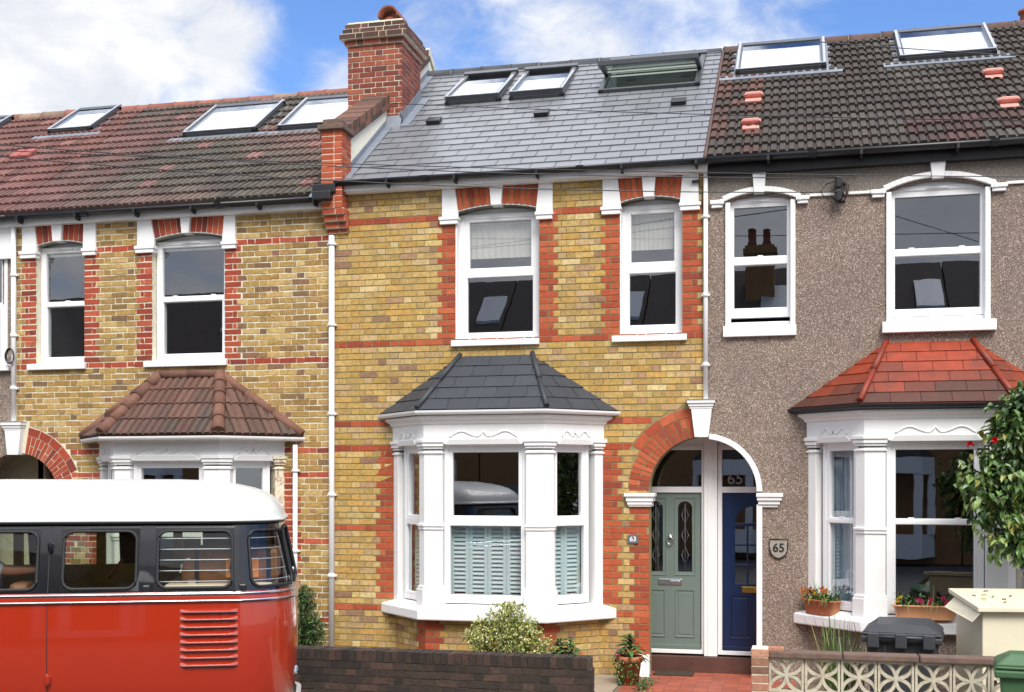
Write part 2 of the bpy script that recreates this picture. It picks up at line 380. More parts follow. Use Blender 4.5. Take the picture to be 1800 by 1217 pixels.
# ------------------------------------------------------------------ brickwork
STOCK = [(srgb(196, 162, 98), 6), (srgb(188, 153, 84), 5), (srgb(206, 176, 114), 4), (srgb(200, 158, 86), 3), (srgb(184, 152, 92), 4), (srgb(194, 162, 116), 3), (srgb(156, 120, 94), 1.2), (srgb(216, 190, 136), 1.6), (srgb(180, 142, 106), 1.2)]
OLD = [(srgb(178, 144, 80), 6), (srgb(166, 131, 70), 5), (srgb(190, 157, 96), 5), (srgb(152, 118, 68), 3), (srgb(170, 134, 82), 3), (srgb(198, 168, 110), 2.5), (srgb(130, 102, 72), 1.5), (srgb(144, 104, 76), 1)]
REDS = [(srgb(180, 84, 50), 5), (srgb(170, 74, 44), 4), (srgb(190, 96, 60), 3), (srgb(152, 68, 48), 1.5)]
OLDREDS = [(srgb(172, 74, 46), 5), (srgb(156, 62, 40), 4), (srgb(184, 88, 58), 2), (srgb(132, 58, 44), 2)]
CAPB = [(srgb(104, 68, 56), 4), (srgb(84, 56, 48), 4), (srgb(66, 50, 44), 2)]
CHIM = [(srgb(142, 70, 52), 5), (srgb(124, 58, 46), 4), (srgb(156, 84, 60), 3), (srgb(108, 60, 50), 2)]
SOOT = [(srgb(64, 51, 44), 5), (srgb(56, 46, 41), 4), (srgb(74, 57, 49), 3), (srgb(82, 62, 53), 1.2), (srgb(48, 41, 37), 2.5)]
def pick(pal, k=.86):
    c = RND.choices([a for a, w in pal], [w for a, w in pal])[0]; g = RND.uniform(.89, 1.09) * k
    return (c[0] * g, c[1] * g * RND.uniform(.97, 1.03), c[2] * g)
def brick(mb, a, b, z0, z1, mi, col, n=.0, rough=.0015, d=.006, at=None, bt=None):
    """one brick face standing d proud of the mortar at n; at/bt: its ends along the top edge"""
    j = lambda: RND.uniform(-rough, rough)
    at = a if at is None else at; bt = b if bt is None else bt
    q = [(a + j(), z0 + j()), (b + j(), z0 + j()), (bt + j(), z1 + j()), (at + j(), z1 + j())]
    k = d + RND.uniform(-.0015, .0015)
    F = [mb.p((x, n + k, z)) for x, z in q]; e = .0035
    B = [mb.p((x, n - .003, z)) for x, z in q]
    mb.idx(F, mi, col)
    for i in range(4): mb.idx([F[i], B[i], B[(i + 1) % 4], F[(i + 1) % 4]], mi, col)
def subtract(segs, a, b):
    out = []
    for s, t in segs:
        if b <= s or a >= t: out.append((s, t)); continue
        if a > s: out.append((s, a))
        if b < t: out.append((b, t))
    return out
def brick_rows(mb, x0, x1, z0, z1, pal, red, bands=(), openings=(), quoins=(), circ=None, n=0, zoff=0., j=.013, mi=0, mr=1, rough=.0015, phase=0, skip=None):
    """Flemish bond rows; bands = row indices all in red; quoins = (x, side, za, zb); circ = (cx, cz, r)"""
    circ_ = circ; C = .0753; k0 = math.floor((z0 - zoff) / C)
    for k in range(k0, math.ceil((z1 - zoff) / C)):
        zb, zt = zoff + k * C + j / 2, zoff + (k + 1) * C - j / 2
        zb, zt = max(zb, z0), min(zt, z1)
        if zt - zb < .02: continue
        zm = (zb + zt) / 2; segs = [(x0, x1)]
        if circ_: circ = circ_[:3] if len(circ_) < 5 or zm > circ_[3] else (circ_[0], circ_[1], circ_[4])
        for (a, b, c, d) in openings:
            if c < zm < d: segs = subtract(segs, a, b)
        if circ and circ[1] < zm < circ[1] + circ[2]:
            h = math.sqrt(max(0, circ[2] ** 2 - (zb - circ[1]) ** 2)); segs = subtract(segs, circ[0] - h, circ[0] + h)
        isred = k in bands
        fixed = []
        for (qx, side, qa, qb) in quoins:
            if not (qa < zm < qb) or isred: continue
            w = [(.0, .222)] if k % 2 else [(0, .105), (.115, .165)]
            for a, b in w:
                aa, bb = (qx + a, qx + b) if side > 0 else (qx - b, qx - a)
                fixed.append((aa, bb))
            e = .232 if k % 2 else .175
            segs = subtract(segs, *((qx, qx + e) if side > 0 else (qx - e, qx)))
        for a, b in fixed: brick(mb, a, b, zb, zt, mr, pick(red), n, rough)
        for s, t in segs:
            if t - s < .03: continue
            # bond position follows the wall, not the segment
            per = .337; off = phase + (.169 if k % 2 else 0) + RND.uniform(-.006, .006)
            x = math.floor((s - off) / per) * per + off
            while x < t:
                for a, b in ((x, x + .222), (x + .232, x + .327)):
                    a2, b2 = max(a, s), min(b, t)
                    if b2 - a2 < .028:
                        continue
                    at = bt = None
                    if circ and circ[1] < zm < circ[1] + circ[2] + .0 and abs(b2 - t) < 1e-6 and t < circ[0]:
                        h2 = math.sqrt(max(0, circ[2] ** 2 - (zt - circ[1]) ** 2)); bt = max(b2, min(circ[0] - h2, b + .03))
                    if circ and circ[1] < zm < circ[1] + circ[2] and abs(a2 - s) < 1e-6 and s > circ[0]:
                        h2 = math.sqrt(max(0, circ[2] ** 2 - (zt - circ[1]) ** 2)); at = min(a2, max(circ[0] + h2, a - .03))
                    pl = red if isred else pal
                    brick(mb, a2, b2, zb, zt, mr if isred else mi, pick(pl), n, rough, at=at, bt=bt)
                x += per
def arc(cx, cz, r, a0, a1, n=20): return [(cx + r * math.cos(R(a0 + (a1 - a0) * i / n)), cz + r * math.sin(R(a0 + (a1 - a0) * i / n))) for i in range(n + 1)]
def voussoirs(mb, cx, cz, a0, a1, r0, r1, n, pal, mi, num, split=False):
    for i in range(num):
        b0 = a0 + (a1 - a0) * i / num; b1 = a0 + (a1 - a0) * (i + 1) / num; g = .012
        rs = [(r0, r1)] if not split or i % 2 == 0 else [(r0, r0 + (r1 - r0) * .46), (r0 + (r1 - r0) * .52, r1)]
        for ra, rb in rs:
            q = []
            for r, (s, e) in ((ra, (1, 1)), (rb, (1, 1))):
                da = math.degrees(g / r) * (1 if a1 > a0 else -1)
                q.append([(cx + r * math.cos(R(t)), cz + r * math.sin(R(t))) for t in (b0 + da * .5, b1 - da * .5)])
            pts = [q[0][0], q[0][1], q[1][1], q[1][0]]; c = pick(pal); k = n + .007
            F = [mb.p((x, k, z)) for x, z in pts]; B = [mb.p((x, n - .003, z)) for x, z in pts]
            mb.idx(F, mi, c)
            for t in range(4): mb.idx([F[t], B[t], B[(t + 1) % 4], F[(t + 1) % 4]], mi, c)
def seg_arch(x0, x1, zs, zc, n=12):
    w = (x1 - x0) / 2; h = zc - zs; r = (w * w + h * h) / (2 * h); cx = (x0 + x1) / 2; cz = zc - r; a = math.asin(w / r)
    return [(cx + r * math.sin(-a + 2 * a * i / n), cz + r * math.cos(-a + 2 * a * i / n)) for i in range(n + 1)], (cx, cz, r, math.degrees(a))

# ------------------------------------------------------------------ windows
def quadglass(mb, a, b, z0, z1, n, mi=None): mb.face([(a, n, z0), (b, n, z0), (b, n, z1), (a, n, z1)], mi)
def border(mb, a0, a1, z0, z1, w, n0, n1, wb=None, wt=None, chamfer=.008, mi=None):
    wb = w if wb is None else wb; wt = w if wt is None else wt
    o = [(a0, z0), (a1, z0), (a1, z1), (a0, z1)]; c = chamfer
    i = [(a0 + w, z0 + wb), (a1 - w, z0 + wb), (a1 - w, z1 - wt), (a0 + w, z1 - wt)]
    m = [(a0 + w - c, z0 + wb - c), (a1 - w + c, z0 + wb - c), (a1 - w + c, z1 - wt + c), (a0 + w - c, z1 - wt + c)]
    rings = [[(x, n0, z) for x, z in o], [(x, n1, z) for x, z in o], [(x, n1, z) for x, z in m], [(x, n1 - c, z) for x, z in i], [(x, n0, z) for x, z in i]]
    for A, B in zip(rings, rings[1:]):
        for k in range(4): mb.face([A[k], A[(k + 1) % 4], B[(k + 1) % 4], B[k]], mi)
def sash_window(par, fr, x0, x1, z0, z1, gu, gl, n, bx, name='window', gap=0, horns=False, blind=None, trickle=False, latch=False):
    """outer frame x0..x1, z0..z1 at depth n; gu, gl = clear glass (a, b, z0, z1) of upper and lower sash"""
    w = MB().fr(**fr)
    border(w, x0, x1, z0, z1, bx, n - .06, n)
    win = w.build(name, 'upvc', par, bevel=.003)
    s = MB().fr(**fr)
    m = .055
    border(s, x0 + bx - .006, x1 - bx + .006, gu[2] - .05, z1 - bx + .006, gu[0] - x0 - bx + .006, n - .075, n - .012, wb=.05, wt=z1 - bx + .006 - gu[3])
    s.build('upper_sash', 'upvc', win, bevel=.002)
    s = MB().fr(**fr); nl = n - .02 if not horns else n - .045
    zb = z0 + (bx if not gap else bx * .6) + gap
    border(s, x0 + bx - .006, x1 - bx + .006, zb - .004, gl[3] + (gu[2] - gl[3]) * .62, gl[0] - x0 - bx + .006, nl - .05, n - .004 if not horns else n - .004, wb=gl[2] - zb + .004, wt=(gu[2] - gl[3]) * .62)
    if horns:
        for xx in (x0 + bx, x1 - bx - .03): s.box(xx, xx + .03, n - .03, n - .006, gl[3] - .055, gl[3] + .01)
    if latch:
        for t in ((.2, .8) if x1 - x0 > .9 else (.5,)):
            xx = lerp(gu[0], gu[1], t); s.box(xx - .03, xx + .03, n - .04, n - .012, gu[2] - .008, gu[2] + .012)
    s.build('lower_sash', 'upvc', win, bevel=.002)
    g = MB().fr(**fr)
    quadglass(g, gu[0] - .01, gu[1] + .01, gu[2] - .01, gu[3] + .01, n - .05); quadglass(g, gl[0] - .01, gl[1] + .01, gl[2] - .01, gl[3] + .01, n - .035)
    g.build('pane', 'glass', win, normals=False)
    if trickle:
        t = MB().fr(**fr); c = (x0 + x1) / 2; wd = min(.24, (x1 - x0) * .3); zz = z1 - bx * .45
        t.box(c - wd / 2, c + wd / 2, n, n + .012, zz - .011, zz + .011); t.build('trickle_vent', 'upvc', win, bevel=.003)
    if blind:
        b = MB().fr(**fr); k = 40; a0, a1 = x0 + .03, x1 - .03; pts = [(lerp(a0, a1, i / k), n - .12 + .006 * math.sin(i * 1.9)) for i in range(k + 1)]
        for p, q in zip(pts, pts[1:]): b.face([(p[0], p[1], blind), (q[0], q[1], blind), (q[0], q[1], z1), (p[0], p[1], z1)])
        b.build('blind', 'cream_blind', win, normals=False)
    return win
def sill(par, fr, a, b, z0, z1, n0, n1, mat='paint'):
    s = MB().fr(**fr); s.hexa([(a, n0, z0), (b, n0, z0), (b, n1, z0), (a, n1, z0)], [(a, n0, z1 + .015), (b, n0, z1 + .015), (b, n1, z1 - .012), (a, n1, z1 - .012)])
    return s.build('sill', mat, par, bevel=.006)
def head_surround(par, xa, xb, zs, zc, zt, bl, br, key, red, zledge, n=.03):
    """white springer blocks with cornice ledge, keystone and red gauged arch over a first floor window"""
    pts, (cx, cz, r, a) = seg_arch(xa, xb, zs, zc)
    for (o0, o1, i_t, i_b, side) in ((bl[0], bl[1], bl[2], bl[3], -1), (br[0], br[1], br[2], br[3], 1)):
        m = MB().fr(**FAC)
        m.slab([(o0, zledge), (i_b, zledge), (i_b, zs - .0), (i_t, zt), (o0, zt)], -.02, n)
        lo, hi = min(o1, i_b), max(o1, i_b)
        if side < 0: lo -= .0; hi += .01
        else: lo -= .01
        m.box(lo, hi, -.05, n + .03, zledge - .035, zledge + .005); m.box(lo + .012, hi - .012, -.05, n + .018, zledge - .085, zledge - .035)
        m.build('springer_block', 'paint', par, bevel=.005)
    m = MB().fr(**FAC); zk = zc - .012
    m.slab([(key[0] + .012, zk), (key[1] - .012, zk), (key[1] + .008, zt), (key[0] - .008, zt)], -.10, n + .025); m.build('keystone', 'paint', par, bevel=.004)
    for (t0, b0, t1, b1) in ((bl[2], bl[3], key[0] - .008, key[0] + .012), (key[1] + .008, key[1] - .012, br[2], br[3])):   # gauged red bricks each side of the keystone
        m = MB().fr(**FAC)
        num = max(3, round((t1 - t0) / .078))
        za = lambda x: cz + math.sqrt(max(0, r * r - (x - cx) ** 2))
        for i in range(num):
            g = .0075
            q = [(lerp(b0, b1, i / num) + g, 0), (lerp(b0, b1, (i + 1) / num) - g, 0), (lerp(t0, t1, (i + 1) / num) - g, zt), (lerp(t0, t1, i / num) + g, zt)]
            q[0] = (q[0][0], za(q[0][0]) + .012); q[1] = (q[1][0], za(q[1][0]) + .012)
            c = pick(red); F = [m.p((x, .012, z)) for x, z in q]; B = [m.p((x, -.003, z)) for x, z in q]; m.idx(F, 0, c)
            for k in range(4): m.idx([F[k], B[k], B[(k + 1) % 4], F[(k + 1) % 4]], 0, c)
        m.build('gauged_arch', 'red', par)
    m = MB().fr(**FAC)                                  # white painted soffit under the arch
    lo = [(x, z - .0) for x, z in pts]; hi = [(x, z + .014) for x, z in pts]
    m.slab(lo + hi[::-1], -.20, .004); m.build('arch_soffit', 'paint', par)
    m = MB().fr(**FAC)                                  # infill between the flat frame and the arch
    m.slab([(xa, zs - .12), (xb, zs - .12)] + [(x, z - .004) for x, z in pts[::-1]], -.20, -.165); m.build('head_panel', 'upvc', par)

# ------------------------------------------------------------------ roofs
def tile_face(mb, bl, br, tr, tl, rows, tw, thick, colfn, stagger=.5, prof=None, gap=.003, mi=None, lift=.0, holes=None):
    """courses of slates or tiles on a quad (bottom-left, bottom-right, top-right, top-left)"""
    bl, br, tr, tl = map(Vector, (bl, br, tr, tl)); ud = (br - bl).normalized(); N_ = ud.cross(tl - bl).normalized()
    if N_.z < 0: N_ = -N_
    sv = (tl - bl) - ud * (tl - bl).dot(ud); H = sv.length; sv.normalize()
    L0, L1 = 0, (br - bl).dot(ud); T0, T1 = (tl - bl).dot(ud), (tr - bl).dot(ud)
    def P(u, s, h): return bl + ud * u + sv * s + N_ * h
    prof = prof or [(0, 0), (1, 0)]
    for i in range(rows):
        s0, s1 = H * i / rows, H * (i + 1) / rows
        ea, eb = lerp(L0, T0, s0 / H), lerp(L1, T1, s0 / H); fa, fb = lerp(L0, T0, s1 / H), lerp(L1, T1, s1 / H)
        off = (i % 2) * stagger * tw; k = math.floor((min(ea, fa) - off) / tw)
        while k * tw + off < max(eb, fb):
            a, b = k * tw + off, (k + 1) * tw + off; c = colfn(a + tw / 2, i / rows, k, i); k += 1
            ja = RND.uniform(-.0015, .0015); dz = RND.uniform(-.0015, .002); sj = RND.uniform(-.003, .003) if gap else RND.uniform(-.006, .006)
            for (p0, h0), (p1, h1) in zip(prof, prof[1:]):
                x0, x1 = a + p0 * tw + (gap / 2 if p0 == 0 else 0), a + p1 * tw - (gap / 2 if p1 == 1 else 0)
                if holes is not None:
                    rects = [(max(x0, L0), min(x1, L1), s0, s1)]
                    for (ha, hb, hc, hd) in holes:
                        nr = []
                        for (ra, rb, rc, rd) in rects:
                            if rb <= ha or ra >= hb or rd <= hc or rc >= hd: nr.append((ra, rb, rc, rd)); continue
                            if ra < ha: nr.append((ra, ha, rc, rd))
                            if rb > hb: nr.append((hb, rb, rc, rd))
                            l, r = max(ra, ha), min(rb, hb)
                            if rc < hc: nr.append((l, r, rc, hc))
                            if rd > hd: nr.append((l, r, hd, rd))
                        rects = nr
                    for (ra, rb, rc, rd) in rects:
                        if rb - ra < 1e-3 or rd - rc < 1e-3: continue
                        hh = lambda s_, h_: lerp(thick + h_ + dz, h_ + .002, (s_ - s0) / (s1 - s0))
                        h_a, h_b = lerp(h0, h1, (ra - x0) / (x1 - x0)), lerp(h0, h1, (rb - x0) / (x1 - x0))
                        lo_s = rc + (sj if rc == s0 else 0); hi_s = rd + (.012 if rd == s1 else 0)
                        ids = [mb.p(P(ra, lo_s, hh(rc, h_a))), mb.p(P(rb, lo_s, hh(rc, h_b))), mb.p(P(rb, hi_s, hh(rd, h_b))), mb.p(P(ra, hi_s, hh(rd, h_a)))]
                        bi = [mb.p(P(ra, lo_s, -.008)), mb.p(P(rb, lo_s, -.008))]
                        mb.idx(ids, mi, c); mb.idx([bi[0], bi[1], ids[1], ids[0]], mi, c)
                    continue
                q = [(max(x0, ea), min(x1, eb)), (max(x0, fa), min(x1, fb))]
                if q[0][1] - q[0][0] < 1e-4 and q[1][1] - q[1][0] < 1e-4: continue
                q = [(l, max(l, r)) for l, r in q]
                A = [P(q[0][0], s0 + sj, thick + h0 + dz), P(q[0][1], s0 + sj, thick + h1 + dz), P(q[1][1], s1 + .012, h1 + .002), P(q[1][0], s1 + .012, h0 + .002)]
                B = [P(q[0][0], s0 + sj, -.01 + lift), P(q[0][1], s0 + sj, -.01 + lift)]
                ids = [mb.p(v) for v in A]; bi = [mb.p(v) for v in B]
                mb.idx(ids, mi, c); mb.idx([bi[0], bi[1], ids[1], ids[0]], mi, c)
M_ = .7014
class Roof:
    def __init__(s, z, y=-.15, yr=3.4): s.z, s.y, s.yr = z, y, yr; s.L = math.hypot(yr - y, (yr - y) * M_); s.cs = 1 / math.hypot(1, M_); s.sn = M_ * s.cs
    def at(s, y): return s.z + M_ * (y - s.y)
    def P(s, x, sl, h): return (x, s.y + sl * s.cs - h * s.sn, s.z + sl * s.sn + h * s.cs)     # sl metres up the slope, h above it
    def sl(s, y): return (y - s.y) / s.cs
def sbox(mb, rf, x0, x1, s0, s1, h0, h1, mi=None, col=None):
    mb.hexa([rf.P(x0, s0, h0), rf.P(x1, s0, h0), rf.P(x1, s1, h0), rf.P(x0, s1, h0)], [rf.P(x0, s0, h1), rf.P(x1, s0, h1), rf.P(x1, s1, h1), rf.P(x0, s1, h1)], mi, col)
def rooflight(par, rf, x0, x1, y0, y1, tilt=0, apron=True, label=None, seat=.045):
    s0, s1 = rf.sl(y0), rf.sl(y1); f = .07; b = seat
    m = MB()
    for (a0, a1, c0, c1) in ((x0, x0 + f, s0, s1), (x1 - f, x1, s0, s1), (x0, x1, s0, s0 + f), (x0, x1, s1 - f, s1)): sbox(m, rf, a0, a1, c0, c1, 0, b + .055)
    sbox(m, rf, x0 - .012, x1 + .012, s1 - .10, s1 + .02, b + .055, b + .075)
    rl = m.build('rooflight', 'alu', par, bevel=.004)
    if label: rl['label'] = label
    if apron:
        m = MB(); sbox(m, rf, x0 - .2, x1 + .2, s0 - .17, s0, .0, .047); sbox(m, rf, x0 - .06, x0, s0, s1 + .03, .0, .036); sbox(m, rf, x1, x1 + .06, s0, s1 + .03, .0, .036); sbox(m, rf, x0 - .06, x1 + .06, s1, s1 + .08, .0, .036)
        m.build('flashing', 'lead', rl)
    # the sash pivots at its middle
    sm_, hm = (s0 + s1) / 2, b + .06; ct, st = math.cos(tilt), math.sin(tilt)
    def P(x, ds, h): return rf.P(x, sm_ + ds * ct + h * st, hm - ds * st + h * ct)
    half = (s1 - s0) / 2 - .012; g = .055
    def tb(mb, a0, a1, c0, c1, h0, h1): mb.hexa([P(a0, c0, h0), P(a1, c0, h0), P(a1, c1, h0), P(a0, c1, h0)], [P(a0, c0, h1), P(a1, c0, h1), P(a1, c1, h1), P(a0, c1, h1)])
    m = MB(); xa, xb = x0 + .012, x1 - .012
    for q in ((xa, xa + g, -half, half), (xb - g, xb, -half, half), (xa + g, xb - g, -half, -half + g), (xa + g, xb - g, half - g, half)): tb(m, *q, -.05, .012)
    m.build('sash', 'alu', rl, bevel=.003)
    m = MB()
    for q in () if tilt > .4 else ((xa - .006, xa + .03, -half, half), (xb - .03, xb + .006, -half, half), (xa + .03, xb - .03, -half - .004, -half + .022)): tb(m, *q, .013, .024)
    if tilt < .4: m.build('cover_strip', 'alu_pale', rl, bevel=.002)
    m = MB(); m.face([P(xa + g, -half + g, .002), P(xb - g, -half + g, .002), P(xb - g, half - g, .002), P(xa + g, half - g, .002)]); m.build('pane', 'glass_roof' if tilt < .4 else 'glass_dark', rl, normals=False)
    if tilt < .4:
        m = MB(); ct_ = .16 if not tilt else .38; m.face([P(xa + g, -half + g, -.035), P(xb - g, -half + g, -.035), P(xb - g, half - g - ct_, -.035), P(xa + g, half - g - ct_, -.035)]); m.build('blind', 'blind', rl, normals=False)
    else:
        m = MB()
        for x in (xa + .2, xb - .35): tb(m, x, x + .14, half - .05, half - .02, .02, .045)
        m.build('vent_clip', 'black', rl, bevel=.003)
    if tilt > .4:
        for c_ in (-.18, .1):
            m = MB(); tb(m, xa + g, xb - g, c_, c_ + .022, -.03, -.012); m.build('glazing_bar', 'upvc', rl)
    # dark lined shaft below the opening
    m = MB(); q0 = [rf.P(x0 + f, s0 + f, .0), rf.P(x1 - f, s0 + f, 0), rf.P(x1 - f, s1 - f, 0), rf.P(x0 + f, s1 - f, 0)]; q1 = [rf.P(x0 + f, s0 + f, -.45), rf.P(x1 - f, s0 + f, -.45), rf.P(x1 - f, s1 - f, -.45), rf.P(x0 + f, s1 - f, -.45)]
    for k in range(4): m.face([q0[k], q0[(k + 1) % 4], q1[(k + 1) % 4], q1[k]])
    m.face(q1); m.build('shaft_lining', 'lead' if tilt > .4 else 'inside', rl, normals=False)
    return rl
def gutter(par, x0, x1, z, y, mat='black', r=.058, brackets=()):
    m = MB(); path = []
    for i in range(9):
        a = math.pi + math.pi * i / 8; path.append((y + r * math.cos(a), z + r * math.sin(a)))
    prof = path + [(p[0] * .0 + y + (r - .006) * math.cos(math.pi * 2 - math.pi * i / 8), z + (r - .006) * math.sin(math.pi * 2 - math.pi * i / 8)) for i, p in enumerate(path)]
    A = [m.p((x0, a, b)) for a, b in prof]; B = [m.p((x1, a, b)) for a, b in prof]; k = len(prof)
    m.smooth = True
    for i in range(k): m.idx([A[i], A[(i + 1) % k], B[(i + 1) % k], B[i]])
    m.smooth = False; m.idx(A[:9]); m.idx(B[:9])
    for bx in brackets:
        m.box(bx - .015, bx + .015, y - r - .008, y + r + .02, z - r - .012, z - .02); m.hexa([(bx - .01, y - .005, z - r - .045), (bx + .01, y - .005, z - r - .045), (bx + .01, y + r, z - r - .045), (bx - .01, y + r, z - r - .045)], [(bx - .02, y - r * .8, z - r + .01), (bx + .02, y - r * .8, z - r + .01), (bx + .02, y + r, z - r + .01), (bx - .02, y + r, z - r + .01)])
    x = x0 + 1.1
    while x < x1 - .3:
        rr = r + .007; pr = [(y + rr * math.cos(math.pi + math.pi * i / 8), z + rr * math.sin(math.pi + math.pi * i / 8)) for i in range(9)]
        A = [m.p((x, a, b)) for a, b in pr]; B = [m.p((x + .09, a, b)) for a, b in pr]; x += 1.9
        for i in range(8): m.idx([A[i], A[i + 1], B[i + 1], B[i]])
        m.idx(A); m.idx(B)
    return m.build('gutter', mat, par)

# ------------------------------------------------------------------ bay windows
def bay_pts(c, d, a=1.31, b=.72, p=.6):
    l = math.hypot(a - b, p); A = a + d * l / p; B = A - (p + d) * (a - b) / p
    return [(c - A, 0), (c - B, -(p + d)), (c + B, -(p + d)), (c + A, 0)]
def bay_sweep(mb, c, prof, **k): mb.sweep([[(x, y, z) for x, y in bay_pts(c, d)] for d, z in prof], **k)
def bay_frames(c, d):
    """(origin, u, n, length) of the left cant, the front and the right cant, offset d outward"""
    P = bay_pts(c, d); out = []
    for s, t in zip(P, P[1:]):
        v = Vector((t[0] - s[0], t[1] - s[1])); l = v.length; v.normalize(); out.append((dict(o=(s[0], s[1], 0), u=(v.x, v.y), n=(v.y, -v.x)), l))
    return out
def scallop(mb, a, b, z, h, n):
    """the raised wavy moulding over a bay light"""
    w = b - a; pts = []
    for i in range(41):
        t = i / 40; s = min(t, 1 - t) * 2
        if s < .55: y = math.sin(s / .55 * math.pi * .78) * .95
        else: y = lerp(.606, .12, math.sin((s - .55) / .3 * math.pi / 2)) if s < .85 else lerp(.12, .95, ((s - .85) / .15) ** 1.5)
        pts.append((a + w * t, n, z + h * y))
    mb.tube(pts, .0115, 6)
    mb.hexa([(a - .06, n - .02, z - .085), (b + .06, n - .02, z - .085), (b + .06, n + .004, z - .085), (a - .06, n + .004, z - .085)],
            [(a - .0, n - .02, z - .025), (b + .0, n - .02, z - .025), (b + .0, n + .018, z - .025), (a - .0, n + .018, z - .025)])
def bay_window(par, c, dz=0., style='upvc', wallmat=('stock', 'red', 'mortar'), plinth=None, label=None, shutters=False, curtain=False, gut='paint', low=0, peel=False):
    z = lambda v: v + dz
    m = MB()                                              # entablature, cornice: the bay's own body
    bay_sweep(m, c, [(-.22, z(2.62)), (-.10, z(2.62)), (-.10, z(2.70)), (.0, z(2.70)), (.0, z(2.92)), (.02, z(2.935)), (.025, z(2.955)), (.055, z(2.985)), (.07, z(2.99)), (.07, z(3.02)), (.055, z(3.03)), (-.22, z(3.03))])
    for d, s, e, zz in ((0, 0, 0, 0),): pass
    fr = bay_frames(c, .0)
    spans = []
    for i, (f, l) in enumerate(fr):
        m.fr(**f); w0, w1 = ((.27, l - .27) if i == 1 else ((.17, l - .19) if i == 0 else (.19, l - .17)))
        spans.append((w0, w1)); scallop(m, w0 + .05, w1 - .05, z(2.775), .07, .002)
    bay = m.build('bay_window', 'paint', par)
    if label: bay['label'] = label
    m = MB(); bay_sweep(m, c, [(-.3, z(.66)), (.10, z(.66)), (.105, z(.675)), (.105, z(.765)), (.095, z(.78)), (-.05, z(.835)), (-.3, z(.835))]); m.build('bay_sill', 'paint', bay, bevel=.006)
    # pillars: two at the corners, a pilaster at each end against the wall
    P0 = bay_pts(c, .0)
    def pillar(poly_of, name, base=True, mat='paint'):
        m = MB()
        def band(d, a, b): q = poly_of(d); m.hexa([(x, y, a) for x, y in q], [(x, y, b) for x, y in q])
        band(.0, z(.775), z(2.62)); band(.018, z(2.585), z(2.605)); band(.012, z(2.64), z(2.665)); band(.028, z(2.668), z(2.71)); band(.042, z(2.712), z(2.752))
        if base: band(.03, z(.77), z(1.01)); band(.016, z(1.012), z(1.045)); band(.012, z(1.70), z(1.735)); band(.022, z(1.737), z(1.768))
        o = m.build(name, mat, bay, bevel=.006)
        if mat == 'peeling': o['label'] = 'pilaster with badly peeling white paint'
    for side in (-1, 1):
        def poly(d, side=side):
            f, l = fr[1]; P = bay_pts(c, -.012 + d); fx = P[1] if side < 0 else P[2]
            cu = Vector(fr[0][0]['u']) if side < 0 else Vector(fr[2][0]['u'])
            front = (fx[0] - side * (.215 + d), fx[1]); k = .13 + d
            cant = (fx[0] - cu.x * k, fx[1] - cu.y * k) if side < 0 else (fx[0] + cu.x * k, fx[1] + cu.y * k)
            nin = .2; q = [front, fx, cant, (cant[0] - side * .02, cant[1] + nin), (front[0], front[1] + nin)]
            return q
        pillar(poly, 'pillar')
        def poly2(d, side=side):
            f, l = fr[0] if side < 0 else fr[2]; u, n = Vector(f['u']), Vector(f['n']); o = Vector(f['o'][:2])
            a, b = ((-.02, .125 + d) if side < 0 else (l - .125 - d, l + .02))
            e = -.012 + d; return [tuple(o + u * a + n * e), tuple(o + u * b + n * e), tuple(o + u * b + n * (e - .16)), tuple(o + u * a + n * (e - .16))]
        pillar(poly2, 'pilaster', base=False, mat='peeling' if peel and side > 0 else 'paint')
    # window frames, one in each face
    for i, (f, l) in enumerate(bay_frames(c, -.075)):
        d0 = (l - fr[i][1]) / 2
        w0, w1 = ((.20, l - .20) if i == 1 else ((.10, l - .115) if i == 0 else (.115, l - .10)))
        bx = .05 if i == 1 else .045
        g0, g1 = w0 + bx + .045, w1 - bx - .045
        hz = style == 'sash'
        sash_window(bay, f, w0, w1, z(.85), z(2.72), (g0, g1, z(1.865), z(2.60)), (g0 - (.03 if not hz else 0), g1 + (.03 if not hz else 0), z(.945), z(1.745) if not hz else z(1.80)), 0, bx, horns=hz, trickle=(style != 'upvc' and i == 1) or low, latch=hz)
        if shutters:
            sh = MB().fr(**f); a, b = g0 - .06, g1 + .06; num = 4 if i == 1 else 2; pw = (b - a) / num
            for k in range(num):
                x0, x1 = a + k * pw + .002, a + (k + 1) * pw - .002; st = .042
                zz0, zz1 = z(.90), z(1.79)
                for q in ((x0, x0 + st, zz0, zz1), (x1 - st, x1, zz0, zz1), (x0 + st, x1 - st, zz0, zz0 + .05), (x0 + st, x1 - st, zz1 - .04, zz1)): sh.box(q[0], q[1], -.16, -.13, q[2], q[3])
                zz = zz0 + .075; 
                while zz < zz1 - .05:
                    sh.hexa([(x0 + st, -.128, zz - .004), (x1 - st, -.128, zz - .004), (x1 - st, -.128, zz + .004), (x0 + st, -.128, zz + .004)], [(x0 + st, -.160, zz + .034), (x1 - st, -.160, zz + .034), (x1 - st, -.160, zz + .042), (x0 + st, -.160, zz + .042)]); zz += .0495
            sh.build('shutter', 'shutter', bay)
        if curtain and i != 1:
            cu = MB().fr(**f); cu.smooth = True; n = 60; a, b = ((w0, w0 + (w1 - w0) * .72) if i == 0 else (w0 + (w1 - w0) * .3, w1))
            pts = [(lerp(a, b, k / n), -.17 + .03 * math.sin(k * .62) + .012 * math.sin(k * 1.7)) for k in range(n + 1)]
            for p, q in zip(pts, pts[1:]): cu.face([(p[0], p[1], z(.9)), (q[0], q[1], z(.9)), (q[0], q[1], z(2.68)), (p[0], p[1], z(2.68))])
            cu.build('curtain', 'curtain', bay, normals=False)
    # wall below the sill
    m = MB()
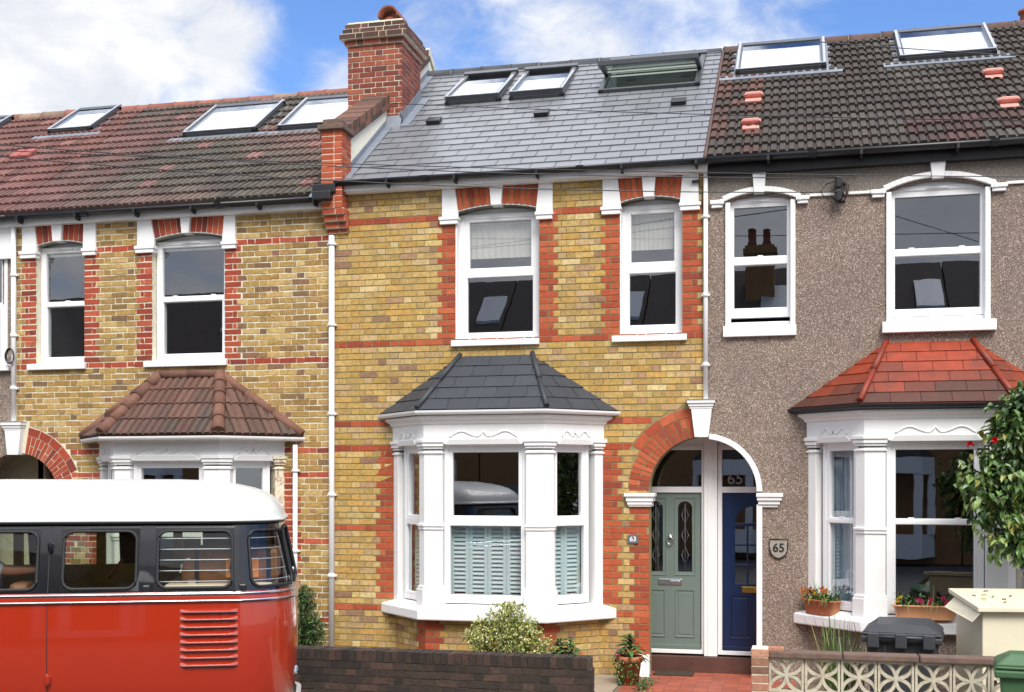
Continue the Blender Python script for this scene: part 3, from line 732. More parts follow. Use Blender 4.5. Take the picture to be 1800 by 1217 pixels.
    if plinth: bay_sweep(m, c, [(-.3, -.05), (-.02, -.05), (-.02, z(.66)), (-.3, z(.66))]); m.build('bay_base', plinth, bay)
    else:
        bay_sweep(m, c, [(-.3, -.05), (-.035, -.05), (-.035, z(.66)), (-.3, z(.66))], mi=2)
        for i, (f, l) in enumerate(bay_frames(c, -.035)):
            m.fr(**f); qs = [(l, -1, -1, 1)] if i == 0 else ([(0, 1, -1, 1), (l, -1, -1, 1)] if i == 1 else [(0, 1, -1, 1)])
            brick_rows(m, 0, l, 0, z(.66), STOCK if wallmat[0] == 'stock' else OLD, REDS, quoins=qs, phase=.05 * i, zoff=dz)
        m.build('bay_base', wallmat, bay)
    # dim room behind: floor and ceiling boards of the bay
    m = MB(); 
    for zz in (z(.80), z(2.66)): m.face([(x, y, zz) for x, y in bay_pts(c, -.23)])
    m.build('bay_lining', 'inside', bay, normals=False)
    return bay
def bay_roof(par, c, zb, zt, top, mat, rows, tw, thick, colfn, hipcol, over=.13, prof=None, gut=None, hip_r=.035, hipmat=None, ridge_r=None, gapw=.008, stag=.5):
    P = bay_pts(c, over); m = MB()
    q = [(P[0][0], -.0, zb), (P[1][0], P[1][1], zb), (P[2][0], P[2][1], zb), (P[3][0], 0, zb), (c - top, -.0, zt), (c + top, -.0, zt)]
    tile_face(m, q[0], q[1], q[4], q[4], rows, tw, thick, colfn, stag, prof, gap=.003 if prof else gapw)
    tile_face(m, q[1], q[2], q[5], q[4], rows, tw, thick, colfn, stag, prof, gap=.003 if prof else gapw)
    tile_face(m, q[2], q[3], q[5], q[5], rows, tw, thick, colfn, stag, prof, gap=.003 if prof else gapw)
    lo = [(x, y, zb - .03) for x, y in P]
    m.face([lo[0], lo[1], q[1], q[0]], col=hipcol()); m.face([lo[1], lo[2], q[2], q[1]], col=hipcol()); m.face([lo[2], lo[3], q[3], q[2]], col=hipcol())
    m.face(lo, col=hipcol())
    for t in ((q[0], q[1], q[4]), (q[2], q[3], q[5]), (q[1], q[2], q[5], q[4])): m.face([(v[0], v[1], v[2] - .012) for v in t], col=hipcol())
    rf = m.build('bay_roof', mat, par)
    for s, t in ((q[1], q[4]), (q[2], q[5])):
        m = MB(); s_, t_ = Vector(s), Vector(t); n = 5 if hip_r > .05 else 2
        for k in range(n):
            a, b = lerp(s_, t_, k / n), lerp(s_, t_, (k + 1) / n + (.03 if k < n - 1 else .0)); up_ = Vector((0, 0, hip_r * .35 + .012))
            m.tube([a + up_ + Vector((0, 0, .008)), b + up_], [hip_r * 1.08, hip_r * .96], 12, col=hipcol())
        m.build('hip_tile', hipmat or mat, par)
    if ridge_r:
        for s, t in ((q[0], q[4]), (q[4], q[5]), (q[5], q[3])):
            m = MB(); s_, t_ = Vector(s), Vector(t); n = max(1, round((t_ - s_).length / .42)); o_ = Vector((0, -ridge_r * .35, ridge_r * .5))
            for k in range(n): m.tube([lerp(s_, t_, k / n) + o_, lerp(s_, t_, (k + 1) / n) + o_], [ridge_r * 1.05, ridge_r * .97], 10, col=hipcol())
            m.build('ridge_tile', hipmat or mat, par)
    if gut:
        m = MB(); prof = []
        for i in range(9):
            a = math.pi + math.pi * i / 8; prof.append((over - .012 + .042 * -math.cos(a) * -1, zb - .012 + .042 * math.sin(a)))
        bay_sweep(m, c, prof + [(d, z_ + .006) for d, z_ in prof[::-1]], cap=True); 
        m.build('bay_gutter', gut, par)
    return rf
def downpipe(par, x, z0, z1, y=-.06, r=.034, mat='upvc', clips=(), top=None):
    m = MB(); path = [(x, y, z0), (x, y, z1)]
    if top: path += top
    m.tube(path, r, 12)
    for z_ in clips: m.tube([(x, y, z_ - .025), (x, y, z_ + .025)], r + .007, 12); m.box(x - r - .02, x + r + .02, y, 0, z_ - .012, z_ + .012)
    return m.build('downpipe', mat, par)
# ------------------------------------------------------------------ the terrace
XA, XB, XC, XD = -10.08, -5.58, -1.0, 3.55        # party lines
def wall_outline(x0, x1, zt, arch_l=None, arch_r=None, r=.625, cz=2.15):
    """facade outline with a half arch cut out of its left and / or right edge"""
    pts = []
    if arch_l is not None: pts += [(arch_l + r, -.05)]
    else: pts += [(x0, -.05)]
    if arch_r is not None:
        pts += [(arch_r - r, -.05)] + [p for p in arc(arch_r, cz, r, 180, 90, 16) if p[0] < x1 - 1e-4]
        h = cz + math.sqrt(r * r - (x1 - arch_r) ** 2); pts += [(x1, h)]
    else: pts += [(x1, -.05)]
    pts += [(x1, zt), (x0, zt)]
    if arch_l is not None:
        h = cz + math.sqrt(r * r - (x0 - arch_l) ** 2); pts += [(x0, h)] + [p for p in arc(arch_l, cz, r, 90, 0, 16) if p[0] > x0 + 1e-4]
    return pts
def house_shell(par, x0, x1, rf, roofmat_rear='fardark'):
    m = MB()                                            # side, rear and party walls, floors: a closed dim box behind the facade
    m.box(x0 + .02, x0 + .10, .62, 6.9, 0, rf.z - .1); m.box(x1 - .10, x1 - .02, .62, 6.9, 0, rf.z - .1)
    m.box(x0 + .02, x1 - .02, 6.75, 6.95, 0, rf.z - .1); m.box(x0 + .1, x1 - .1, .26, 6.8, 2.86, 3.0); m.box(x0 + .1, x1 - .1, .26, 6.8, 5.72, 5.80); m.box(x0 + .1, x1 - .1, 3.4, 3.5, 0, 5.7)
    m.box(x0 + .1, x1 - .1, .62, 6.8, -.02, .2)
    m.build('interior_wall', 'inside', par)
    m = MB(); zr = rf.at(rf.yr); m.hexa([(x0, rf.yr + .02, zr - .02), (x1, rf.yr + .02, zr - .02), (x1, 7.1, rf.z), (x0, 7.1, rf.z)], [(x0, rf.yr + .02, zr + .01), (x1, rf.yr + .02, zr + .01), (x1, 7.1, rf.z + .03), (x0, 7.1, rf.z + .03)])
    m.build('rear_roof', roofmat_rear, par)
def deck(mb, rf, x0, x1, holes):
    s1 = rf.L; lp = [[(x0, 0), (x1, 0), (x1, s1), (x0, s1)]] + [[(a, c), (b, c), (b, d), (a, d)] for a, b, c, d in holes]
    tri = tessellate_polygon([[Vector((a, b, 0)) for a, b in l] for l in lp]); fl = [q for l in lp for q in l]
    ids = [mb.p(rf.P(a, b, -.012)) for a, b in fl]
    for t in tri: mb.idx([ids[k] for k in t], None, (.03, .03, .03))
def ridge(par, rf, x0, x1, colfn, r=.10, step=.43, mat='terracotta', dz=.0, name='ridge_tile'):
    m = MB(); x = x0; z = rf.at(rf.yr); k = 0
    while x < x1 - .02:
        e = min(x + step - .012, x1); c = colfn(x)
        prof = [(math.cos(math.pi * i / 12), math.sin(math.pi * i / 12)) for i in range(13)]
        dy = RND.uniform(-.006, .006); dd = RND.uniform(-.004, .006) + dz + .012 * math.sin(x * .9)
        def ring(xx, rr): return [m.p((xx, rf.yr + dy + rr * a * 1.1, z - .045 + dd + rr * b * 1.15)) for a, b in prof]
        A, A2, B = ring(x, r * 1.07), ring(x + .05, r * 1.0), ring(e, r * .98)
        m.smooth = True
        for P, Q in ((A, A2), (A2, B)):
            for j in range(12): m.idx([P[j], P[j + 1], Q[j + 1], Q[j]], None, c)
        m.smooth = False; m.idx(A, None, c); m.idx(B, None, c)
        if k % 1 == 0 and e < x1: 
            q = ring(e + .001, r * .9); q2 = ring(e + .014, r * .9); cc = srgb(190, 178, 150, .8)
            for j in range(12): m.idx([q[j], q[j + 1], q2[j + 1], q2[j]], None, cc)
        x += step; k += 1
    return m.build(name, mat, par)
def holes_of(rf, lights, m=.05): return [(a + m, b - m, rf.sl(c) + m, rf.sl(d) - m) for a, b, c, d in lights]
BANDS = lambda zs, zoff=0: [math.floor((z - zoff) / .0753) for z in zs]
ROLL = [(0, .004), (.06, .03), (.34, .034), (.42, .006), (.56, .03), (.86, .034), (.93, .004), (1, .004)]
ROLLR = [(0, .0), (.08, .0), (.13, .024), (.42, .024), (.47, .0), (.58, .0), (.63, .024), (.92, .024), (.97, 0), (1, 0)]

# ---- the middle house: yellow stock brick, number 63
H = thing('terraced_house', 'yellow brick house with a smooth grey slate roof, charcoal bay roof and pale shutters', 'house', (-3.3, 0, 0))
rfC = Roof(5.93)
o1 = (-4.0, -2.966); o2 = (-2.0, -1.275)
m = MB().fr(**FAC)
w1, a1 = seg_arch(o1[0], o1[1], 5.515, 5.58); w2, a2 = seg_arch(o2[0], o2[1], 5.52, 5.575)
bay_hole = [(-4.70, .72), (-2.29, .72), (-2.29, 2.75), (-4.70, 2.75)]
m.slab(wall_outline(XB, XC, 5.82, arch_r=-1.035), -.24, 0, mi=2, holes=[[(o1[0], 3.93), (o1[1], 3.93)] + w1[::-1], [(o2[0], 3.93), (o2[1], 3.93)] + w2[::-1], bay_hole])
ops = [(o1[0], o1[1], 3.96, 5.6), (o2[0], o2[1], 3.96, 5.6), (-4.0, -2.966, 5.3, 5.62),
       (-4.165, -2.80, 5.43, 5.85), (-2.205, -1.088, 5.45, 5.85), (-4.79, -2.2, .72, 2.97), (-4.85, -2.14, .62, .80)]
brick_rows(m, XB + .02, XC - .02, 0, 5.82, STOCK, REDS, bands=BANDS([5.44, 3.93, 2.97, 2.66, 1.69, .72]), openings=ops + [(-1.66, -.9, -.1, 2.15), (-1.95, -1.6, 1.97, 2.13), (-1.9, -1.6, 0, .26), (-1.23, -.9, 2.7, 3.2)],
           quoins=[(o1[0], -1, 3.96, 5.44), (o1[1], 1, 3.96, 5.44), (o2[0], -1, 3.96, 5.44), (o2[1], 1, 3.96, 5.44), (-4.79, -1, .8, 2.6), (-2.2, 1, .8, 2.6), (-1.66, -1, .26, 1.97)],
           circ=(-1.035, 2.15, .99, 2.66, .875))
# arch: gauged ring and an outer label course
voussoirs(m, -1.035, 2.15, 180, 99, .628, .862, 0, REDS, 1, 17, split=True)
voussoirs(m, -1.035, 2.15, 147, 98, .874, .975, 0, REDS, 1, 4)
m.build('wall', ['stock', 'red', 'mortar'], H)
house_shell(H, XB, XC, rfC)
# first floor windows
s1 = sash_window(H, FAC, -3.985, -2.972, 3.985, 5.50, (-3.862, -3.085, 4.852, 5.412), (-3.885, -3.055, 4.07, 4.735), -.115, .055, blind=4.985); s1['label'] = 'wider first floor window with a cream blind half down'
s2 = sash_window(H, FAC, -1.99, -1.28, 3.985, 5.50, (-1.888, -1.378, 4.84, 5.405), (-1.905, -1.36, 4.10, 4.705), -.115, .05, blind=5.0)
for a, b in ((-4.045, -2.962), (-2.09, -1.222)): sill(H, FAC, a, b, 3.89, 3.972, -.13, .06)
head_surround(H, o1[0], o1[1], 5.515, 5.58, 5.815, (-4.165, -4.20, -4.003, -3.965), (-2.80, -2.79, -2.966, -3.0), (-3.56, -3.412), REDS, 5.455)
head_surround(H, o2[0], o2[1], 5.52, 5.575, 5.815, (-2.203, -2.225, -2.026, -1.99), (-1.088, -1.06, -1.272, -1.30), (-1.733, -1.587), REDS, 5.47)
# white jambs of the reveals
m = MB().fr(**FAC)
for a in (o1[0], o2[0]): m = MB().fr(**FAC); m.box(a - .002, a + .014, -.115, .004, 3.965, 5.43); m.build('reveal_lining', 'paint', H)
# porch
m = MB(); z0, z1 = .0, 3.0
m.box(-2.02, -1.94, .24, .62, 0, z1); m.box(-.13, -.05, .24, .62, 0, z1); m.box(-2.0, -.06, .24, .62, 2.84, 2.92)
m.build('porch_lining', 'paint', H)
m = MB(); m.box(-1.93, -.12, .36, .60, -.02, .185, None, srgb(84, 54, 46)); m.build('porch_step', 'tilefloor', H)
for o_ in ():
    pass
def sum_block(mb, x0, x1, z0, zt, n, steps, side=0):
    """moulded impost: steps = [(out, z)] from the bottom up"""
    for (d, a), (d2, b) in zip(steps, steps[1:]): mb.box(x0 - (d if side <= 0 else 0) , x1 + (d if side >= 0 else 0), -.02, n + d, a, b)
m = MB().fr(**FAC); sum_block(m, -1.90, -1.635, 0, 0, .03, [(.0, 1.968), (.012, 1.99), (.025, 2.03), (.045, 2.085), (.045, 2.127)]); 
for d, a, b in ((.01, 1.968, 2.03), (.03, 2.03, 2.085), (.045, 2.085, 2.127)): m.box(-1.66, -1.645 + d, -.24, .0, a, b)
m.build('impost', 'paint', H, bevel=.006)
m = MB().fr(**FAC); m.hexa([(-1.87, -.02, -.02), (-1.648, -.02, -.02), (-1.648, .10, -.02), (-1.87, .10, -.02)], [(-1.80, -.02, .25), (-1.652, -.02, .25), (-1.652, .055, .25), (-1.80, .055, .25)]); m.build('plinth_block', 'paint', H, bevel=.008)
m = MB().fr(**FAC); m.slab([(-1.128, 2.772), (-.975, 2.772), (-.935, 3.10), (-1.168, 3.10)], -.2, .085); sum_block(m, -1.185, -.925, 0, 0, .09, [(.0, 3.098), (.012, 3.125), (.028, 3.16), (.042, 3.203), (.042, 3.204)])
m.build('arch_keystone', 'paint', H, bevel=.006)
# doors: panelled composite door with a fanlight
def door(par, x0, w, side, mat, glassy):
    y = .5; P = dict(u=(1, 0), n=(0, -1), o=(0, y, 0)); f = MB().fr(**P); z0, zd, zt = .21, 2.13, 2.62
    border(f, x0 - .055, x0 + w + .055, z0, zt + .07, .05, -.05, .03, wb=.05)
    f.box(x0 - .01, x0 + w + .01, -.05, .028, zd, zd + .07); 
    fm = f.build('door_frame', 'upvc', par, bevel=.004)
    g = MB().fr(**P); quadglass(g, x0, x0 + w, zd + .07, zt + .02, -.02); g.build('fanlight', 'glass', fm, normals=False)
    d = MB().fr(**P); a, b = x0 + .004, x0 + w - .004; c = (a + b) / 2; za = z0 + .05
    holes = []
    if glassy:
        for s in (-1, 1):
            gx = c + s * .175; holes.append([(gx - .085, 1.18), (gx + .085, 1.18)] + [(gx + .085 * math.cos(R(t)), 1.94 + .085 * math.sin(R(t))) for t in range(0, 181, 15)])
    else:
        for k in range(3):
            for s in range(3): holes.append([(a + .14 + s * .155, 1.05 + k * .235), (a + .275 + s * .155, 1.05 + k * .235), (a + .275 + s * .155, 1.265 + k * .235), (a + .14 + s * .155, 1.265 + k * .235)])
        holes.append([(a + .14, 1.77), (a + .585, 1.77)] + [(a + .3625 + .2225 * math.cos(R(t)), 1.77 + .2 * math.sin(R(t))) for t in range(10, 171, 16)])
    d.slab([(a, za), (b, za), (b, zd), (a, zd)], -.04, .005, holes=holes)
    for s in (-1, 1):                                  # raised lower panels and mouldings
        px = c + s * .175 if glassy else c + s * .155; pw = .115 if glassy else .125
        zp0, zp1 = (.40, .97) if glassy else (.40, .92)
        border(d, px - pw, px + pw, zp0, zp1, .022, .003, .014, chamfer=.012)
        d.box(px - pw + .035, px + pw - .035, .0, .010, zp0 + .035, zp1 - .035)
        if glassy: border(d, px - .125, px + .125, 1.14, 2.07, .016, .003, .012, chamfer=.01)
    d.box(a, b, .0, .03, za, za + .05)
    dr = d.build('door', mat, par, bevel=.003)
    g = MB().fr(**P); quadglass(g, a + .1, b - .1, 1.03, 2.06, -.02); g.build('door_pane', 'glass', dr, normals=False)
    h = MB().fr(**P)
    if glassy:
        for s in (-1, 1):                              # leaded came lines in the two lights
            gx = c + s * .175
            for zc in (1.38, 1.62, 1.86):
                pts = [(gx, -.012, zc - .11), (gx + .04, -.012, zc), (gx, -.012, zc + .11), (gx - .04, -.012, zc)]; h.tube(pts, .0035, 5, closed=True)
            h.tube([(gx, -.012, 1.19), (gx, -.012, 2.0)], .003, 5)
        h.build('leading', 'lead', dr)
    h = MB().fr(**P); hm = 'chrome' if glassy else 'brass'
    zl = 1.06 if glassy else .985
    h.box(c - .14, c + .14, .004, .016, zl - .035, zl + .035); h.box(c + .0, c + .12, .016, .026, zl - .014, zl + .016); h.build('letterbox', hm, dr, bevel=.004)
    h = MB().fr(**P)
    if glassy:
        h.lathe([(.0, .03), (.022, .026), (.024, .0)], (c, .01, 1.60), 12); h.tube([(c + .036 * math.sin(R(t)), .035, 1.555 + .045 * math.cos(R(t))) for t in range(0, 360, 24)], .007, 6, closed=True)
        h.build('door_knocker', 'chrome', dr); h = MB().fr(**P); h.box(a + .02, a + .05, .01, .05, 1.15, 1.22); h.tube([(a + .035, .05, 1.20), (a + .12, .055, 1.20)], .01, 8); h.build('door_handle', 'chrome', dr)
    else:
        h.lathe([(.0, .02), (.03, .016), (.032, 0)], (c + .14, .02, 1.80), 14); h.build('door_knob', 'brass', dr)
        h = MB().fr(**P); h.tube([(c + .13 + .06 * math.sin(R(t)), .03, 1.58 + .07 * math.cos(R(t))) for t in range(0, 360, 20)], .012, 8, closed=True); h.build('door_knocker', 'black', dr)
    return fm, dr
door(H, -1.83, .73, 1, 'green_door', True)
m = MB().fr(**FAC); m.box(-1.06, -.905, -.56, -.43, 0.19, 2.84); m.box(-1.02, -.945, -.44, -.425, .19, 2.84); m.build('door_post', 'paint', H, bevel=.004)
m = MB().fr(**FAC); m.box(-1.94, -1.06, -.53, -.485, 2.66, 2.86); m.build('porch_head', 'upvc', H)
# bay
SLC = lambda *a: shd(srgb(52, 56, 62), 0.9, 1.1)
bw = bay_window(H, -3.495, shutters=True)
bay_roof(H, -3.495, 3.085, 3.775, .445, 'felt', 5, .36, .012, lambda u, s, k, i: SLC(), SLC, over=.115, gut='paint', hip_r=.03)
# main roof
LC = [(-4.765, -3.97, 2.1, 3.2), (-3.845, -3.075, 2.1, 3.19), (-2.60, -1.24, 2.1, 3.28)]
hc = holes_of(rfC, LC)
SL = lambda u, s, k, i: shd(srgb(112, 114, 118), 0.9, 1.09)
m = MB(); tile_face(m, rfC.P(XB + .12, 0, 0), rfC.P(XC - .03, 0, 0), rfC.P(XC - .03, rfC.L, 0), rfC.P(XB + .12, rfC.L, 0), 20, .30, .014, SL, .5, gap=.008, holes=[(a - XB - .12, b - XB - .12, c, d) for a, b, c, d in hc])
deck(m, rfC, XB + .1, XC, hc)
m.build('roof', 'slate', H)
for i, (q, t) in enumerate(zip(LC, (.07, .07, .50))):
    rooflight(H, rfC, *q, tilt=t, apron=False, seat=.0, label=('wide rooflight swung wide open above the slates' if i == 2 else None))
for x, y in ((-4.73, 1.45), (-3.25, 1.45), (-1.46, 1.48)):
    m = MB(); s = rfC.sl(y); sbox(m, rfC, x - .095, x + .095, s - .02, s + .12, .01, .055); sbox(m, rfC, x - .10, x + .10, s - .03, s + .13, .055, .068); m.build('slate_vent', 'black', H, bevel=.004)
ridge(H, rfC, XB + .1, XC - .03, lambda x: srgb(66, 68, 74), r=.085, step=.45)
m = MB(); sbox(m, rfC, XB + .1, XC - .03, rfC.L - .11, rfC.L - .02, .013, .02); m.build('ridge_flashing', 'lead', H)
m = MB(); m.box(XB + .12, XC + .02, -.10, .0, 5.80, 5.90); m.box(XB + .12, XC + .02, -.13, -.095, 5.815, 5.915); m.build('fascia', 'paint', H, bevel=.004)
gutter(H, XB + .1, XC + .02, 5.925, -.19, brackets=(-4.8, -3.95, -2.95, -1.95, -1.1))
downpipe(H, -5.578, .0, 5.30, y=-.055, r=.036, clips=(5.2, 4.2, 3.1, 2.1, 1.1))
downpipe(H, -1.005, 3.2, 5.84, y=-.05, r=.026, clips=(5.3, 4.4, 3.6))
# the party wall: pier with corbels, brick-on-edge coping, render, flashing; chimney stack
def course_block(mb, x0, x1, y0, y1, z0, z1, pal, mi=0, mm=1, rough=.002, course=.0745, j=.014, phase=0):
    """a solid block faced with brick courses on its front and two sides"""
    mb.fr(); mb.box(x0, x1, y0, y1, z0, z1, mm)
    n = max(1, round((z1 - z0) / course)); h = (z1 - z0) / n
    for f, l in ((dict(o=(x0, y0, 0), u=(1, 0), n=(0, -1)), x1 - x0), (dict(o=(x1, y0, 0), u=(0, 1), n=(1, 0)), y1 - y0), (dict(o=(x0, y1, 0), u=(0, -1), n=(-1, 0)), y1 - y0)):
        mb.fr(**f)
        for k in range(n):
            x = -(.169 if k % 2 else 0) - phase
            while x < l:
                for a, b in ((x, x + .222), (x + .232, x + .327)) if l > .35 else ((x, x + .158), (x + .168, x + .327)):
                    a2, b2 = max(a, .0), min(b, l)
                    if b2 - a2 > .03: brick(mb, a2, b2, z0 + k * h + j / 2, z0 + (k + 1) * h - j / 2, mi, pick(pal), 0, rough)
                x += .337
    mb.fr()
m = MB(); PX0, PX1 = -5.70, -5.42
course_block(m, PX0 + .05, PX1 + .03, -.20, .1, 5.61, 6.56, REDS)
for i, (z0, z1, d) in enumerate(((5.33, 5.385, .04), (5.385, 5.46, .09), (5.46, 5.535, .14), (5.535, 5.61, .19))): course_block(m, PX0 + .06, PX1 + .05, -d, .05, z0, z1 - .002, REDS)
pier = m.build('party_wall_pier', ['red', 'mortar_pale'], H)
m = MB(); m.box(PX0 + .01, PX1 + .07, -.25, .14, 6.56, 6.62); m.box(PX0 + .06, PX1 + .02, -.20, .1, 6.62, 6.70); m.build('pier_cap', 'stone_dark', H, bevel=.01)
def slope_prism(mb, x0, x1, ya, za, yb, zb, t0, t1, mi=None, col=None): mb.hexa([(x0, ya, za + t0), (x1, ya, za + t0), (x1, yb, zb + t0), (x0, yb, zb + t0)], [(x0, ya, za + t1), (x1, ya, za + t1), (x1, yb, zb + t1), (x0, yb, zb + t1)], mi, col)
def zpar(y): return rfC.at(y) + (.51 - .13 * y if y < 1.6 else .31)
m = MB(); ya, yb, ye = -.02, 3.4, 6.6
slope_prism(m, PX0, PX1, ya, zpar(ya), 1.6, zpar(1.59), -.9, .0); slope_prism(m, PX0, PX1, 1.602, zpar(1.602), yb, zpar(yb), -.9, .0); slope_prism(m, PX0, PX1, yb + .002, zpar(yb), ye, zpar(yb) - M_ * (ye - yb), -.9, 0)
m.build('parapet_render', 'render', H)
m = MB(); y = ya; dk = [srgb(96, 70, 58), srgb(74, 56, 48), srgb(116, 80, 64)]
slope_prism(m, PX0 - .02, PX1 + .025, ya - .04, zpar(ya - .04), 1.6, zpar(1.59), .0, .11, 1); slope_prism(m, PX0 - .02, PX1 + .025, 1.602, zpar(1.602), yb, zpar(yb), .0, .11, 1); slope_prism(m, PX0 - .02, PX1 + .025, yb + .003, zpar(yb), ye, zpar(yb) - M_ * (ye - yb), .0, .11, 1)
while y < yb - .04:                                       # bricks on edge, laid across
    g = RND.choice(dk); z = zpar(y); sl_ = .042
    slope_prism(m, PX0 - .03, PX1 + .035, y - .04, zpar(y - .04), y - .04 + sl_, zpar(y - .04 + sl_), .004, .118, 0, g); y += .064
y = ya
while y < yb - .2: 
    g = RND.choice(dk); slope_prism(m, PX1 + .0, PX1 + .04, y, zpar(y), y + .20, zpar(y + .20), -.075, -.004, 0, g); y += .212
m.build('parapet_coping', ['tile', 'mortar_pale'], H)
m = MB(); slope_prism(m, PX1, PX1 + .012, -.1, rfC.at(-.1), 3.4, rfC.at(3.4), .0, .10); slope_prism(m, PX1, PX1 + .11, -.1, rfC.at(-.1), 3.4, rfC.at(3.4), .012, .026)
m.box(-5.22, -5.205, 1.5, 2.4, 7.08, 7.3); m.hexa([(-5.46, 1.42, 7.03), (-5.2, 1.42, 7.03), (-5.2, 1.54, 7.12), (-5.46, 1.54, 7.12)], [(-5.46, 1.52, 7.24), (-5.2, 1.52, 7.24), (-5.2, 1.54, 7.24), (-5.46, 1.54, 7.24)])
slope_prism(m, -5.215, -5.20, 1.5, rfC.at(1.5), 2.38, rfC.at(2.38), .0, .17); slope_prism(m, -5.215, -5.08, 1.45, rfC.at(1.45), 2.4, rfC.at(2.4), .014, .028)
m.build('party_flashing', 'lead', H)
m = MB(); course_block(m, -5.985, -5.215, 1.55, 2.36, 6.55, 8.24, CHIM)
course_block(m, -6.02, -5.18, 1.515, 2.395, 8.24, 8.315, CHIM, phase=.06); course_block(m, -6.075, -5.125, 1.46, 2.45, 8.315, 8.392, CAPB); course_block(m, -6.045, -5.155, 1.49, 2.42, 8.392, 8.466, CAPB, phase=.08); course_block(m, -6.015, -5.185, 1.52, 2.39, 8.466, 8.54, CAPB)
ch = m.build('chimney', ['tile', 'mortar_pale'], H)
m = MB(); m.box(-6.0, -5.2, 1.54, 2.37, 8.54, 8.57); m.build('flaunching', 'mortar_pale', ch, bevel=.02)
for x, y in ((-5.45, 1.85), ):
    m = MB(); m.lathe([(.10, 0), (.105, .06), (.12, .10), (.12, .12), (.1, .12)], (x, y, 8.56), 20, col=srgb(150, 84, 60))
    prof = [math.pi * i / 12 for i in range(13)]          # half-round hood
    for ra, y0, y1 in ((.15, y - .20, y + .24),):
        A = [m.p((x + ra * math.cos(t), y0, 8.66 + ra * math.sin(t))) for t in prof]; B = [m.p((x + ra * math.cos(t), y1, 8.66 + ra * math.sin(t))) for t in prof]
        A2 = [m.p((x + (ra - .025) * math.cos(t), y0, 8.66 + (ra - .025) * math.sin(t))) for t in prof]; B2 = [m.p((x + (ra - .025) * math.cos(t), y1, 8.66 + (ra - .025) * math.sin(t))) for t in prof]
        c = srgb(128, 72, 54); m.smooth = True
        for i in range(12): m.idx([A[i], A[i + 1], B[i + 1], B[i]], 0, c); m.idx([A2[i], A2[i + 1], B2[i + 1], B2[i]], 0, c)
        m.smooth = False
        for i in range(12): m.idx([A[i], A[i + 1], A2[i + 1], A2[i]], 0, c); m.idx([B[i], B[i + 1], B2[i + 1], B2[i]], 0, c)
    m.build('chimney_pot', 'terracotta', ch)

# ---- the left house: browner brick, pale mortar, older clay-red tiles
HL = thing('terraced_house', 'older yellow brick house with pale mortar and a streaked red-brown tiled roof', 'house', (-7.8, 0, 0))
rfL = Roof(5.775); zo = -.1712
l1 = (-9.77, -9.05); l2 = (-8.07, -7.045)
m = MB().fr(**FAC)
v1, _ = seg_arch(l1[0], l1[1], 5.375, 5.43); v2, _ = seg_arch(l2[0], l2[1], 5.375, 5.445)
m.slab(wall_outline(XA, XB, 5.66, arch_l=-10.05, cz=2.02), -.24, 0, mi=2, holes=[[(l1[0], 3.76), (l1[1], 3.76)] + v1[::-1], [(l2[0], 3.76), (l2[1], 3.76)] + v2[::-1], [(-8.73, .60), (-6.32, .60), (-6.32, 2.58), (-8.73, 2.58)]])
brick_rows(m, XA + .02, XB - .0, 0, 5.66, OLD, OLDREDS, bands=[k for k in BANDS([5.263, 3.755, 2.65, 2.34, 1.52, .55], zo)], zoff=zo, j=.0165, rough=.005, phase=.11,
           openings=[(l1[0], l1[1], 3.79, 5.42), (l2[0], l2[1], 3.79, 5.42), (-9.97, -8.873, 5.29, 5.7), (-8.27, -6.885, 5.28, 5.7), (-8.82, -6.23, .6, 2.80), (-10.2, -9.425, -.1, 2.02), (-10.2, -9.86, 2.5, 3.06)],
           quoins=[(l1[0], -1, 3.79, 5.27), (l1[1], 1, 3.79, 5.27), (l2[0], -1, 3.79, 5.27), (l2[1], 1, 3.79, 5.27), (-9.425, 1, .2, 1.9), (-8.82, -1, .7, 2.4), (-6.23, 1, .7, 2.4)], circ=(-10.05, 2.02, .99, 2.42, .875))
voussoirs(m, -10.05, 2.02, 0, 80, .628, .862, 0, OLDREDS, 1, 17, split=True); voussoirs(m, -10.05, 2.02, 24, 80, .874, .975, 0, OLDREDS, 1, 5)
m.build('wall', ['stock_old', 'red', 'mortar_pale'], HL)
house_shell(HL, XA, XB, rfL)
w = sash_window(HL, FAC, -9.765, -9.04, 3.83, 5.365, (-9.70, -9.06, 4.65, 5.29), (-9.68, -9.08, 3.915, 4.58), -.10, .045, horns=True, trickle=True, latch=True)
w = sash_window(HL, FAC, -8.06, -7.05, 3.83, 5.365, (-7.99, -7.09, 4.658, 5.285), (-7.97, -7.11, 3.915, 4.584), -.10, .05, horns=True, trickle=True, latch=True)
for a, b in ((-9.875, -9.02), (-8.165, -7.005)): sill(HL, FAC, a, b, 3.735, 3.822, -.12, .06)
head_surround(HL, l1[0], l1[1], 5.375, 5.43, 5.645, (-9.968, -10.0, -9.775, -9.75), (-8.873, -8.86, -9.05, -9.06), (-9.505, -9.36), OLDREDS, 5.30)
head_surround(HL, l2[0], l2[1], 5.375, 5.445, 5.645, (-8.272, -8.30, -8.072, -8.03), (-6.892, -6.868, -7.046, -7.07), (-7.638, -7.515), OLDREDS, 5.295)
m = MB().fr(**FAC); m.slab([(-10.15, 2.62), (-9.985, 2.62), (-9.945, 2.95), (-10.19, 2.95)], -.2, .085); sum_block(m, -10.20, -9.95, 0, 0, .09, [(.0, 2.948), (.012, 2.975), (.028, 3.01), (.042, 3.06), (.042, 3.061)]); m.build('arch_keystone', 'paint', HL, bevel=.006)
m = MB(); m.box(-9.2, -9.1, .24, .62, 0, 2.9); m.box(-10.9, -9.1, .24, .62, 2.7, 2.8); m.box(-10.9, -9.1, .62, .66, 0, 2.7); m.build('porch_lining', 'concrete', HL)
